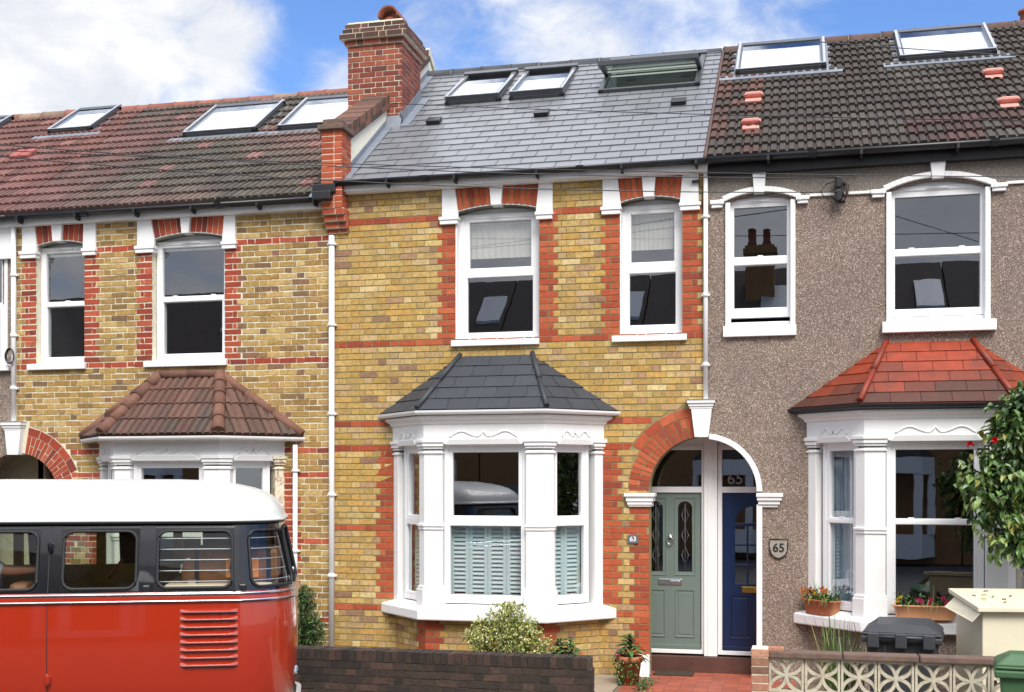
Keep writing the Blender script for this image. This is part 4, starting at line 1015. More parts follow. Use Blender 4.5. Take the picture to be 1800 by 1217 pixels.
m = MB().fr(**FAC); border(m, -9.98, -9.12, .15, 2.62, .06, -.56, -.50); m.box(-9.98, -9.12, -.55, -.49, 2.0, 2.08); fm = m.build('door_frame', 'stone_dark', HL)
m = MB().fr(**FAC); quadglass(m, -9.92, -9.18, 2.08, 2.56, -.54); m.build('fanlight', 'glass', fm, normals=False)
m = MB().fr(**FAC); m.box(-9.92, -9.18, -.56, -.52, .2, 2.0); border(m, -9.82, -9.28, .35, .95, .03, -.525, -.51); border(m, -9.82, -9.28, 1.1, 1.85, .03, -.525, -.51); m.build('door', 'stone_dark', HL)
bay_window(HL, -7.53, dz=-.17, wallmat=('stock_old', 'red', 'mortar_pale'), style='upvc', low=1, peel=True)
def TILC(u, s, k, i):
    x = XA + u; t = nz(x * .55, s * 2.6, 3) + .42 * nz(k * .5 * 3, i * 3.1, 9) + (-.22 * (x + 8.6)) - .25 * (s - .45) + .12
    a = mixt(srgb(100, 92, 82), srgb(138, 100, 94), min(1, max(0, t + .22)))
    if RND.random() < .035: a = mixt(a, srgb(168, 118, 112), .7)
    if RND.random() < .006: a = srgb(165, 150, 128)
    return shd(a, 0.46, 0.76)
LL = [(-8.70, -7.54, 1.95, 2.98), (-7.2, -6.02, 1.93, 2.98), (-11.32, -10.56, 2.5, 3.35)]
hl = holes_of(rfL, LL[:2])
m = MB(); tile_face(m, rfL.P(XA, 0, 0), rfL.P(PX0, 0, 0), rfL.P(PX0, rfL.L, 0), rfL.P(XA, rfL.L, 0), 15, .20, .034, TILC, 0, prof=ROLL, holes=[(a - XA, b - XA, c, d) for a, b, c, d in hl]); deck(m, rfL, XA, PX0, hl)
m.build('roof', 'tile', HL)
rooflight(HL, rfL, *LL[0], label='wide closed rooflight on red-brown tiles'); rooflight(HL, rfL, *LL[1])
RT = lambda x: shd((srgb(150, 92, 76) if nz(x * .7, 1, 1) < .15 else srgb(140, 118, 98)), 0.68, 0.952)
ridge(HL, rfL, XA, -5.98, RT)
m = MB(); m.box(XA, PX0 + .04, -.10, .0, 5.635, 5.735); m.build('fascia', 'paint', HL, bevel=.004)
gutter(HL, XA - .0, PX0 + .09, 5.755, -.17, brackets=(-9.9, -9.05, -8.2, -7.4, -6.5, -5.75), r=.06)
m = MB(); m.box(-5.74, -5.50, -.30, -.19, 5.70, 5.80); m.box(-5.76, -5.46, -.24, -.20, 5.79, 5.90); m.build('hopper', 'black', HL, bevel=.01)
m = MB(); slope_prism(m, PX0 - .10, PX0 + .045, -.24, rfL.at(-.24), .1, rfL.at(.1), .03, .05); slope_prism(m, PX0 - .12, PX0, -.1, rfL.at(-.1), 3.3, rfL.at(3.3), .035, .05); m.build('party_flashing', 'lead', HL)
downpipe(HL, -10.078, 3.06, 5.72, y=-.05, r=.032, clips=(5.0, 4.2, 3.5)); downpipe(HL, -6.06, .0, 2.72, y=-.06, r=.03, clips=(2.4, 1.4, .5))
def TILB(u, s, k, i):
    a = mixt(srgb(112, 78, 66), srgb(84, 72, 64), min(1, max(0, .55 - s * .8 + .8 * nz(u * 2, s * 4, k)))); return shd(a, 0.64, 0.96)
HIPC = lambda: shd(srgb(124, 86, 70), 0.64, 0.92)
bay_roof(HL, -7.53, 2.82, 3.60, .42, 'tile', 4, .20, .02, TILB, HIPC, over=.17, prof=ROLL, gut='paint', hip_r=.075, hipmat='tile', ridge_r=.06, stag=0)

# ---- the house beyond on the far left (pebbledash)
HF = thing('terraced_house', 'pebbledash house at the far left of the terrace, seen only as a sliver', 'house', (-12.3, 0, 0))
m = MB().fr(**FAC); hol = [[(-11.30, 3.75), (-10.28, 3.75), (-10.28, 5.38), (-11.30, 5.38)]]
m.slab(wall_outline(-14.6, XA, 5.66, arch_r=-10.05, cz=2.02), -.24, 0, holes=hol); m.build('wall', 'pebble', HF)
house_shell(HF, -14.6, XA, rfL)
sash_window(HF, FAC, -11.30, -10.20, 3.83, 5.36, (-11.2, -10.32, 4.65, 5.29), (-11.18, -10.34, 3.915, 4.58), .01, .055, horns=True)
sill(HF, FAC, -11.4, -10.14, 3.735, 3.822, -.02, .07)
m = MB().fr(**FAC); m.slab([(-10.32, 5.30), (-10.12, 5.30), (-10.12, 5.645), (-10.30, 5.645)], -.02, .035); m.box(-10.36, -10.11, -.02, .06, 5.22, 5.31); m.build('springer_block', 'paint', HF, bevel=.005)
TILF = lambda u, s, k, i: shd((srgb(128, 88, 80) if RND.random() < .8 else srgb(148, 104, 96)), 0.546, 0.858)
m = MB(); hf = holes_of(rfL, [LL[2], (-13.3, -12.5, 2.6, 3.3)]); tile_face(m, rfL.P(-14.6, 0, 0), rfL.P(XA, 0, 0), rfL.P(XA, rfL.L, 0), rfL.P(-14.6, rfL.L, 0), 15, .20, .034, TILF, 0, prof=ROLL, holes=[(a + 14.6, b + 14.6, c, d) for a, b, c, d in hf]); deck(m, rfL, -14.6, XA, hf); m.build('roof', 'tile', HF)
rooflight(HF, rfL, *LL[2]); rooflight(HF, rfL, -13.3, -12.5, 2.6, 3.3)
m = MB(); s = rfL.sl(1.66); 
for dx in (-.1, .07): sbox(m, rfL, -11.25 + dx, -11.25 + dx + .15, s - .06, s + .22, .03, .10, None, srgb(150, 84, 78))
m.build('vent_tile', 'terracotta', HF, bevel=.02)
ridge(HF, rfL, -14.6, XA, RT); m = MB(); m.box(-14.6, XA, -.10, 0, 5.635, 5.735); m.build('fascia', 'paint', HF); gutter(HF, -14.6, XA, 5.755, -.17, brackets=(-12, -11, -10.3), r=.06)

# ---- the right house: pebbledash, dark tiles, number 65
HR = thing('terraced_house', 'brown pebbledash house with dark brown tiles and a worn red bay roof', 'house', (1.3, 0, 0))
rfR = rfC
r1 = (-.775, -.015); r2 = (.985, 2.05)
m = MB().fr(**FAC); u1, b1 = seg_arch(r1[0], r1[1], 5.44, 5.52); u2, b2 = seg_arch(r2[0], r2[1], 5.46, 5.575)
m.slab(wall_outline(XC, XD, 5.82, arch_l=-1.035), -.24, .0, holes=[[(r1[0], 3.95), (r1[1], 3.95)] + u1[::-1], [(r2[0], 3.95), (r2[1], 3.95)] + u2[::-1], [(.22, .72), (2.63, .72), (2.63, 2.75), (.22, 2.75)]])
m.build('wall', 'pebble', HR)
house_shell(HR, XC, XD, rfR)
def architrave(par, x0, x1, zs, zc, key, ledge_l, ledge_r, arcs):
    m = MB().fr(**FAC); w = .055
    m.box(x0 - .01, x0 + w - .01, -.06, .03, 3.95, zs); m.box(x1 - w + .01, x1 + .01, -.06, .03, 3.95, zs)
    pts, (cx, cz, r, a) = seg_arch(x0 - .02, x1 + .02, zs + .01, zc + .02, 18)
    out = [(cx + (x - cx) * (r + .06) / r, cz + (z - cz) * (r + .06) / r) for x, z in pts]
    for p, q, s, t in zip(pts, pts[1:], out, out[1:]): m.hexa([(p[0], -.06, p[1]), (q[0], -.06, q[1]), (q[0], .055, q[1]), (p[0], .055, p[1])], [(s[0], -.06, s[1]), (t[0], -.06, t[1]), (t[0], .055, t[1]), (s[0], .055, s[1])])
    m.tube([(x0 - .03, .03, zs + .06), (x0 - .05, .035, zs + .03), (x0 - .05, .035, zs - .02)], .03, 8); m.tube([(x1 + .03, .03, zs + .06), (x1 + .05, .035, zs + .03), (x1 + .05, .035, zs - .02)], .03, 8)
    ar = m.build('architrave', 'paint', par, bevel=.005)
    for a, b in (ledge_l, ledge_r): m = MB().fr(**FAC); m.box(a, b, -.02, .06, zs - .015, zs + .03); m.box(a + .015, b - .015, -.02, .045, zs - .055, zs - .015); m.build('label_stop', 'paint', par, bevel=.004)
    m = MB().fr(**FAC); m.slab([(key[0] + .014, zc + .0), (key[1] - .014, zc + .0), (key[1] + .006, 5.785), (key[0] - .006, 5.785)], -.02, .075); m.build('keystone', 'paint', par, bevel=.004)
    m = MB().fr(**FAC); m.slab([(x0, zs - .05), (x1, zs - .05)] + [(x, z) for x, z in pts[::-1]], -.09, -.055); m.build('head_panel', 'upvc', par)
architrave(HR, r1[0], r1[1], 5.45, 5.53, (-.475, -.335), (-.955, -.80), (.0, .15), None)
architrave(HR, r2[0], r2[1], 5.47, 5.585, (1.44, 1.59), (.81, .97), (2.06, 2.23), None)
w = sash_window(HR, FAC, -.775, -.015, 4.035, 5.49, (-.69, -.10, 4.835, 5.41), (-.69, -.10, 4.245, 4.735), -.04, .05, horns=True, gap=.075, trickle=True, latch=True); w['label'] = 'narrow first floor sash window, its bottom slid up a hand'
w = sash_window(HR, FAC, .985, 2.05, 4.035, 5.53, (1.072, 1.952, 4.845, 5.475), (1.072, 1.952, 4.175, 4.76), -.04, .05, horns=True, gap=.03, trickle=True, latch=True)
m = MB().fr(**FAC); m.box(-.81, .005, -.1, .05, 3.912, 4.035); m.build('sill', 'paint', HR, bevel=.006); sill(HR, FAC, .93, 2.115, 3.905, 4.035, -.1, .08)
for a, b, z in ((.15, .81, 5.468), (2.23, XD, 5.487)): m = MB().fr(**FAC); m.box(a, b, -.02, .025, z, z + .032); m.build('string_course', 'paint', HR, bevel=.004)
m = MB().fr(**FAC)
for p, q in zip(arc(-1.035, 2.15, .60, 84, 0, 22), arc(-1.035, 2.15, .60, 84, 0, 22)[1:]):
    k = 1.105; P_ = lambda t: (-1.035 + (t[0] + 1.035) * k, 2.15 + (t[1] - 2.15) * k); s, t = P_(p), P_(q)
    m.hexa([(p[0], -.24, p[1]), (q[0], -.24, q[1]), (q[0], .03, q[1]), (p[0], .03, p[1])], [(s[0], -.24, s[1]), (t[0], -.24, t[1]), (t[0], .03, t[1]), (s[0], .03, s[1])])
m.box(-.435, -.372, -.24, .028, 0, 2.0); m.build('arch_trim', 'paint', HR, bevel=.005)
m = MB().fr(**FAC)
for d, a, b in ((.0, 1.968, 2.0), (.02, 2.0, 2.045), (.04, 2.045, 2.085), (.055, 2.085, 2.13)): m.box(-.405 - d * .6, -.195 + d, -.2, .025 + d, a, b)
m.build('impost', 'paint', HR, bevel=.006)
fm, dr = door(HR, -.845, .73, 1, 'blue_door', False)
m = MB(); m.fr(u=(1, 0), n=(0, -1), o=(0, .5, 0)); text_mesh(m, '65', -.70, 2.29, .19, -.014, .001); m.build('etched_number', 'etched', fm, normals=False)
m = MB().fr(**FAC); m.box(-.90, -.06, -.53, -.485, 2.66, 2.86); m.build('porch_head', 'upvc', HR)
bay_window(HR, 1.43, style='sash', plinth='pebble', curtain=True)
RSL = lambda u, s, k, i: shd(mixt(srgb(146, 55, 27), srgb(68, 43, 34), min(.92, max(0, 1.0 - 1.5 * s + .8 * nz(u * .9, i * .5, 2)))), .93, 1.03)
bay_roof(HR, 1.43, 3.085, 3.80, .45, 'redslate', 6, .31, .012, RSL, lambda: srgb(138, 50, 26, .9), over=.125, gut='black', hip_r=.032, gapw=.006)
def TILR(u, s, k, i):
    x = XC + u; a = mixt(srgb(98, 90, 82), srgb(74, 62, 54), min(1, max(0, .5 + 1.3 * nz(x * 1.1, s * 4, 5)))); 
    if x < -.3 and RND.random() < .45: a = srgb(112, 78, 66)
    if x > 1.2 and s < .16 and RND.random() < .7: a = srgb(96, 66, 60)
    return shd(a, 0.37, 0.60)
LR = [(-.785, .39, 2.27, 3.29), (1.30, 2.48, 2.29, 3.29)]; hr = holes_of(rfR, LR)
m = MB(); tile_face(m, rfR.P(XC, 0, 0), rfR.P(XD, 0, 0), rfR.P(XD, rfR.L, 0), rfR.P(XC, rfR.L, 0), 15, .20, .034, TILR, 0, prof=ROLLR, holes=[(a - XC, b - XC, c, d) for a, b, c, d in hr]); deck(m, rfR, XC, XD, hr); m.build('roof', 'tile', HR)
for q in LR: rooflight(HR, rfR, *q)
for x, y in ((-.52, 1.45), (-.52, .62), (2.33, 1.62), (2.36, .72)):
    m = MB(); s = rfR.sl(y); sbox(m, rfR, x - .10, x + .10, s - .14, s + .10, .02, .055)
    lo = [rfR.P(x - .12, s - .02, .05), rfR.P(x + .12, s - .02, .05), rfR.P(x + .12, s + .15, .04), rfR.P(x - .12, s + .15, .04)]; mid = [rfR.P(x - .12, s - .05, .10), rfR.P(x + .12, s - .05, .10), rfR.P(x + .115, s + .15, .06), rfR.P(x - .115, s + .15, .06)]; hi = [rfR.P(x - .09, s - .03, .135), rfR.P(x + .09, s - .03, .135), rfR.P(x + .09, s + .13, .075), rfR.P(x - .09, s + .13, .075)]
    m.hexa(lo, mid); m.hexa(mid, hi); v = m.build('vent_tile', 'cream_plastic', HR, bevel=.012)
ridge(HR, rfR, XC, XD, lambda x: shd(srgb(86, 62, 54), 0.85, 1.1), r=.095, mat='terracotta')
m = MB(); slope_prism(m, XC - .018, XC + .012, -.17, rfR.at(-.17), 3.4, rfR.at(3.4), .0, .045, 0, srgb(84, 60, 54)); m.build('verge', 'terracotta', HR)
m = MB(); m.box(XC + .03, XD, -.10, .0, 5.76, 5.935); m.build('fascia', 'blackpaint', HR, bevel=.004)
gutter(HR, XC + .03, XD, 5.925, -.19, brackets=(-.3, .7, 1.7, 2.7), r=.062)
m = MB(); m.lathe([(.11, 0), (.12, .03), (.10, .06), (.10, .3), (.125, .32), (.125, .36), (.09, .36)], (3.13, 3.9, 8.45), 18, col=srgb(150, 84, 62)); m.build('chimney_pot', 'terracotta', HR)

# ---- the next house on, beyond the right edge of the frame
HN = thing('terraced_house', 'next yellow brick house along, beyond the brown pebbledash house', 'house', (5.8, 0, 0))
X0, X1 = XD, 8.1
m = MB().fr(**FAC); m.slab([(X0, -.05), (X1, -.05), (X1, 5.82), (X0, 5.82)], -.24, 0, mi=2, holes=[[(a, 3.95), (b, 3.95), (b, 5.5), (a, 5.5)] for a, b in ((4.2, 4.95), (6.0, 7.05))])
brick_rows(m, X0 + .02, X1, 0, 5.82, STOCK, REDS, bands=BANDS([5.44, 3.93, 2.66]), openings=[(4.2, 4.95, 3.95, 5.5), (6.0, 7.05, 3.95, 5.5), (5.2, 7.8, .7, 2.95)], quoins=[(4.2, -1, 3.96, 5.44), (4.95, 1, 3.96, 5.44), (6.0, -1, 3.96, 5.44), (7.05, 1, 3.96, 5.44)])
m.build('wall', ['stock', 'red', 'mortar'], HN); house_shell(HN, X0, X1, rfR)
for a, b in ((4.2, 4.95), (6.0, 7.05)):
    sash_window(HN, FAC, a, b, 3.98, 5.5, (a + .1, b - .1, 4.83, 5.40), (a + .1, b - .1, 4.1, 4.74), -.1, .05, horns=True); sill(HN, FAC, a - .06, b + .06, 3.88, 3.97, -.12, .06)
bay_window(HN, 6.5, style='sash'); bay_roof(HN, 6.5, 3.085, 3.77, .45, 'felt', 5, .36, .012, lambda u, s, k, i: SLC(), SLC, over=.12, gut='paint', hip_r=.03)
m = MB(); tile_face(m, rfR.P(X0, 0, 0), rfR.P(X1, 0, 0), rfR.P(X1, rfR.L, 0), rfR.P(X0, rfR.L, 0), 15, .20, .034, TILR, 0, prof=ROLLR, holes=[]); deck(m, rfR, X0, X1, []); m.build('roof', 'tile', HN)
ridge(HN, rfR, X0, X1, lambda x: shd(srgb(86, 62, 54), .85, 1.1), r=.095)
m = MB(); m.box(X0, X1, -.10, .0, 5.76, 5.935); m.build('fascia', 'paint', HN); gutter(HN, X0, X1, 5.925, -.19, r=.06)
m = MB().fr(**FAC); border(m, 4.1, 5.0, .1, 2.5, .07, 0, .03); fm = m.build('door_frame', 'upvc', HN); m = MB().fr(**FAC); m.box(4.17, 4.93, .005, .02, .17, 2.43); m.build('door', 'green_door', HN)
# ------------------------------------------------------------------ the camper van on the road
def van():
    u0 = (516 - 900) / 2081; t = 9.3; rot = TH + R(9)
    loc = (t * (-math.sin(TH) + u0 * math.cos(TH)), t * (math.cos(TH) + u0 * math.sin(TH)) - 13.76, 0)
    V = thing('camper_van', 'vintage red camper van with a white roof and navy window band', 'van', loc, rot)
    Ln, Wd, r = 5.0, 2.0, .5
    qa = r * math.pi / 2; segs = [Ln - 2 * r, qa, Wd - 2 * r, qa, Ln - 2 * r, qa, Wd - 2 * r, qa]   # near side, rear corner, rear, far corner, far side, ...
    starts = [-(Ln - 2 * r)]
    for q in segs: starts.append(starts[-1] + q)
    total = starts[-1] - starts[0]
    cen = [(-r, r), (-r, Wd - r), (-Ln + r, Wd - r), (-Ln + r, r)]
    def xy(u, d):
        """point on the plan outline, u metres round from the start of the rear corner, moved d inward"""
        while u >= starts[-1]: u -= total
        while u < starts[0]: u += total
        k = max(i for i in range(8) if u >= starts[i] - 1e-9); f = u - starts[k]
        if k == 0: return (-Ln + r + f, d)
        if k == 2: return (-d, r + f)
        if k == 4: return (-r - f, Wd - d)
        if k == 6: return (-Ln + d, Wd - r - f)
        c = cen[(k - 1) // 2]; a = -math.pi / 2 + (k - 1) // 2 * math.pi / 2 + f / r
        return (c[0] + (r - d) * math.cos(a), c[1] + (r - d) * math.sin(a))
    lev = [(.40, .07), (.46, .03), (.60, .0), (.80, -.018), (1.05, -.018), (1.25, -.006), (1.32, .0), (1.40, .012), (1.60, .055), (1.89, .118), (1.945, .135)]
    def dz(z):
        for (a, p), (b, q) in zip(lev, lev[1:]):
            if z <= b: return lerp(p, q, max(0, (z - a) / (b - a)))
        return lev[-1][1]
    def S(u, z, e=0): x, y = xy(u, dz(z) - e); return (x, y, z)
    us = []
    for k in range(8):
        n = 12 if k in (0, 4) else (10 if k % 2 else 5)
        us += [starts[k] + segs[k] * i / n for i in range(n)]
    def loop(z, e=0, ul=us): return [S(u, z, e) for u in ul]
    # red lower body
    m = MB(); m.smooth = True
    zs = [.40, .46, .60, .70, .80, .95, 1.05, 1.15, 1.25, 1.318]
    m.sweep([l + [l[0]] for l in (loop(z) for z in zs)], cap=False, closed=False)
    m.smooth = False; m.face(loop(.40)[::-1])
    m.build('body', 'vanred', V, local=True)
    # chrome waist moulding with a red line
    m = MB(); m.smooth = True
    for z0, z1, e in ((1.322, 1.338, .020), (1.375, 1.392, .020)):
        m.sweep([l + [l[0]] for l in (loop(z0, .0), loop(z0 + .002, e), loop(z1 - .002, e), loop(z1, 0))], cap=False, closed=False)
    m.build('waist_moulding', 'chrome', V, local=True)
    m = MB(); m.smooth = True; m.sweep([l + [l[0]] for l in (loop(1.31, .0), loop(1.33, .008), loop(1.37, .008), loop(1.398, 0))], cap=False, closed=False); m.build('coachline', 'vanred', V, local=True)
    # navy window band with rounded openings
    wins = [(-2.01, -1.406), (-1.262, -.676), (-.562, .05), (.165, .74), (-2.85, -2.16), (-3.65, -3.0)]
    rear = (starts[2] + .02, starts[3] - .02); far = []
    fs = starts[4]
    for a, b in ((.35, 1.0), (1.1, 1.74), (1.9, 2.55), (2.65, 3.3)): far.append((fs + a, fs + b))
    front = (starts[6] + .04, starts[7] - .04); allw = sorted(wins + [rear, front] + far); z0, z1 = 1.392, 1.945; wz0, wz1 = 1.408, 1.890
    m = MB(); m.smooth = True; gl = {}
    edges = []; cur = starts[0]
    for a, b in allw: edges.append((cur, a)); cur = b
    edges.append((cur, starts[-1]))
    def strip(a, b, zz):
        n = max(2, int((b - a) / .06)); ul = [lerp(a, b, i / n) for i in range(n + 1)]
        m.sweep([loop(z, 0, ul) for z in zz], cap=False, closed=False)
    for a, b in edges: strip(a, b, [z0, wz0, 1.6, 1.75, wz1, z1])
    for w in allw:
        gk = MB(); P = MB(); a, b = w; strip(a, b, [z0, wz0]); strip(a, b, [wz1, z1])
        rr = .075; inn = []
        ia, ib, ja, jb = a + .022, b - .022, wz0 + .022, wz1 - .022
        for cx, cz, t0 in ((ib - rr, ja + rr, -90), (ib - rr, jb - rr, 0), (ia + rr, jb - rr, 90), (ia + rr, ja + rr, 180)):
            for i in range(7): inn.append((cx + rr * math.cos(R(t0 + 15 * i)), cz + rr * math.sin(R(t0 + 15 * i))))
        fine = []
        for p, q in zip(inn, inn[1:] + inn[:1]):
            n = max(1, int(math.hypot(q[0] - p[0], q[1] - p[1]) / .06))
            fine += [(lerp(p[0], q[0], i / n), lerp(p[1], q[1], i / n)) for i in range(n)]
        cx, cz = (a + b) / 2, (wz0 + wz1) / 2; hx, hz = (b - a) / 2, (wz1 - wz0) / 2; out = []
        for p in fine:
            dx, dy = p[0] - cx, p[1] - cz; k = 1 / max(abs(dx) / hx, abs(dy) / hz); out.append((cx + dx * k, cz + dy * k))
        for c_ in ((a, wz0), (b, wz0), (a, wz1), (b, wz1)):      # carry the band right into the corners
            i_ = min(range(len(out)), key=lambda k: math.hypot(out[k][0] - c_[0], out[k][1] - c_[1])); out[i_] = c_
        rows = [[S(*p) for p in out], [S(*p) for p in fine], [S(p[0], p[1], -.035) for p in fine]]
        m.sweep([q + [q[0]] for q in rows[:2]], cap=False, closed=False); m.smooth = False; m.sweep([q + [q[0]] for q in rows[1:]], cap=False, closed=False); m.smooth = True
        gk.tube([S(p[0], p[1], .006) for p in fine], .013, 6, closed=True)
        n = 10; ul = [lerp(a + .015, b - .015, i / n) for i in range(n + 1)]; P.smooth = True
        P.sweep([loop(z, -.012, ul) for z in [lerp(wz0 + .01, wz1 - .01, i / 4) for i in range(5)]], cap=False, closed=False)
        pn = P.build('window', 'glass_van' if (w in wins or w == rear) else 'glass_dark', V, local=True); gk.build('window_rubber', 'rubber', pn, local=True)
    m.build('window_band', 'vannavy', V, local=True)
    # roof with its drip rail
    m = MB(); m.smooth = True; n = 0
    def inset(d, z):
        k = max(.0, r - d * .72); out = []
        for cx, cy, a0 in ((-d - k, d + k, -90), (-d - k, Wd - d - k, 0), (-Ln + d + k, Wd - d - k, 90), (-Ln + d + k, d + k, 180)):
            for i in range(13): out.append((cx + k * math.cos(R(a0 + 7.5 * i)), cy + k * math.sin(R(a0 + 7.5 * i)), z))
        return out
    rl = [inset(d, z) for d, z in ((.13, 1.935), (.10, 1.935), (.085, 1.943), (.085, 1.953), (.105, 1.962), (.115, 2.0), (.14, 2.05), (.19, 2.11), (.27, 2.165), (.38, 2.205), (.52, 2.237), (.68, 2.258), (.84, 2.27), (.985, 2.275))]
    m.sweep([l + [l[0]] for l in rl], cap=False, closed=False); m.face(rl[-1])
    m.build('roof', 'vanwhite', V, local=True)
    m = MB(); m.sweep([l + [l[0]] for l in (inset(.128, 1.925), inset(.095, 1.925), inset(.092, 1.937), inset(.128, 1.938))], cap=False, closed=False); m.build('drip_rail', 'rubber', V, local=True)
    m = MB(); l = inset(.2, 2.06); m.face(l); m.build('headlining', 'blind', V, local=True, normals=False)
    # louvres: pressed slats, each its own
    for i in range(8):
        z = 1.246 - i * .0592; m = MB(); ul = [lerp(-.363, .072, k / 12) for k in range(13)]
        pr = []
        for k, u in enumerate(ul):
            e = min(1, min(k, 12 - k) / 1.0)
            pr.append((u, e))
        m.smooth = True
        m.sweep([[S(u, z + .020, .0005) for u, e in pr], [S(u, z + .010, .014 * e + .001) for u, e in pr], [S(u, z - .002, .026 * e + .001) for u, e in pr]], cap=False, closed=False)
        m.smooth = False; m.sweep([[S(u, z - .002, .026 * e + .001) for u, e in pr], [S(u, z - .008, .024 * e) for u, e in pr]], 1, cap=False, closed=False)
        m.sweep([[S(u, z - .008, .024 * e) for u, e in pr], [S(u, z - .016, .0015) for u, e in pr]], 2, cap=False, closed=False)
        m.build('louvre', ['vanred', 'chrome', 'black'], V, local=True)
    # door seam and hinges
    m = MB(); 
    for u in (-1.345,):
        w = .006; m.sweep([[S(u - w / 2, z, .002) for z in zs + [1.40, 1.6, 1.9, 1.94]], [S(u + w / 2, z, .002) for z in zs + [1.40, 1.6, 1.9, 1.94]]], cap=False, closed=False)
    m.build('door_seam', 'rubber', V, local=True)
    for z in (1.75, .75):
        m = MB(); x, y, _ = S(-1.335, z); m.box(x - .02, x + .02, y - .03, y + .01, z - .03, z + .03); m.tube([(x, y - .03, z - .045), (x, y - .03, z + .045)], .012, 8); m.build('hinge', 'vannavy' if z > 1.3 else 'vanred', V, local=True, bevel=.004)
    for u in (-.62, .115):                              # dark catches between the windows
        m = MB(); x, y, _ = S(u, 1.45); m.box(x - .03, x + .03, y - .02, y + .02, 1.40, 1.455); m.build('window_catch', 'black', V, local=True, bevel=.012)
    # chrome protection bars across the two rear side windows
    for i in range(5):
        z = 1.475 + i * .083; m = MB(); m.tube([S(lerp(-.55, .04, k / 8), z, -.03) for k in range(9)], .0048, 6); m.build('window_bar', 'alu_pale', V, local=True)
        m = MB(); m.tube([S(lerp(.18, .725, k / 8), z, -.03) for k in range(9)], .0048, 6); m.build('window_bar', 'alu_pale', V, local=True)
    # tail light, bumper, wheels
    m = MB(); x, y, _ = S(.72, .73, .0); m.lathe([(.0, .05), (.03, .045), (.04, .02), (.04, -.02)], (x - .02, y, .70), 14); m.build('reflector', 'chrome', V, local=True)
    m = MB(); m.sweep([[S(u, .40, e) for u in [lerp(-.9, starts[3] + qa + .4, k / 40) for k in range(41)]] for e in (.06,)] + [[S(u, z, e) for u in [lerp(-.9, starts[3] + qa + .4, k / 40) for k in range(41)]] for z, e in ((.40, .1), (.30, .1), (.30, .06))], cap=True); m.build('bumper', 'vanwhite', V, local=True)
    for x in (-.98, -3.85):
        for y in (.04, Wd - .24):
            m = MB(); m.fr(); pts = []
            prof = [(.2, 0), (.36, .0), (.40, .03), (.40, .17), (.36, .2), (.2, .2)]
            for (a, ya), (b, yb) in zip(prof, prof[1:]):
                m.smooth = True
                for k in range(28):
                    c0, c1 = 6.2832 * k / 28, 6.2832 * (k + 1) / 28
                    m.face([(x + a * math.cos(c0), y + ya, .40 + a * math.sin(c0)), (x + a * math.cos(c1), y + ya, .40 + a * math.sin(c1)), (x + b * math.cos(c1), y + yb, .40 + b * math.sin(c1)), (x + b * math.cos(c0), y + yb, .40 + b * math.sin(c0))])
            wl = m.build('wheel', 'rubber', V, local=True)
            m = MB(); yy = y + .02 if y < 1 else y + .18; m.face([(x + .2 * math.cos(6.2832 * k / 24), yy, .40 + .2 * math.sin(6.2832 * k / 24)) for k in range(24)]); m.build('hubcap', 'chrome', wl, local=True)
    # inside: floor, wood lined far wall, bench, counter with a tap
    m = MB(); m.box(-Ln + .3, -.2, .15, Wd - .15, .72, .78); m.build('floor', 'black', V, local=True)
    m = MB(); m.box(-3.4, -.35, Wd - .16, Wd - .10, .78, 1.50); m.box(-3.4, -.35, Wd - .16, Wd - .12, 1.84, 1.94)
    for x in (-1.1, -1.78, -2.5): m.box(x - .04, x + .04, Wd - .17, Wd - .12, 1.5, 1.84)
    m.build('wood_lining', 'wood', V, local=True)
    m = MB(); m.box(-1.02, -.18, .22, 1.6, .78, 1.435); m.build('counter', 'counter', V, local=True, bevel=.02)
    m = MB(); m.tube([(-.82, .42, 1.43), (-.82, .42, 1.60), (-.84, .41, 1.635), (-.88, .40, 1.63), (-.905, .395, 1.58), (-.91, .395, 1.52)], .013, 8); m.box(-.85, -.79, .39, .45, 1.43, 1.47); m.build('tap', 'chrome', V, local=True)
    m = MB(); m.box(-3.0, -2.05, .28, Wd - .3, .78, 1.12); m.box(-2.2, -2.05, .28, Wd - .3, 1.12, 1.46); m.build('bench_seat', 'wicker', V, local=True, bevel=.04)
    m = MB(); m.tube([(-1.55, .9, 1.44), (-1.44, .9, 1.60)], .012, 8); m.build('brake_lever', 'vanred', V, local=True)
    def to_world(x, y, z): c, s = math.cos(rot), math.sin(rot); return (loc[0] + x * c - y * s, loc[1] + x * s + y * c, loc[2] + z)
    return V, to_world, rot
VAN, VW, VROT = van()
# a travel trunk with a paper label, standing on the counter
tr = thing('travel_trunk', 'brown leather travel trunk with an orange label behind the van rear side window', 'trunk', VW(-.53, .62, 1.436), VROT)
m = MB(); m.box(-.38, .40, -.22, .25, 0, .285); m.build('case', 'wicker', tr, local=True, bevel=.05)
m = MB(); m.box(-.02, .24, -.226, -.2, .04, .20); m.build('label_sheet', 'orange', tr, local=True)
m = MB(); m.tube([(.05 + .035 * math.cos(t * .5), -.228, .115 + .05 * math.sin(t * .5)) for t in range(13)], .012, 6, closed=True); m.build('label_mark', 'black', tr, local=True)
for x in (-.25, .32):
    m = MB(); m.box(x - .018, x + .018, -.228, .256, -.0, .272); m.build('strap', 'black', tr, local=True, bevel=.004)
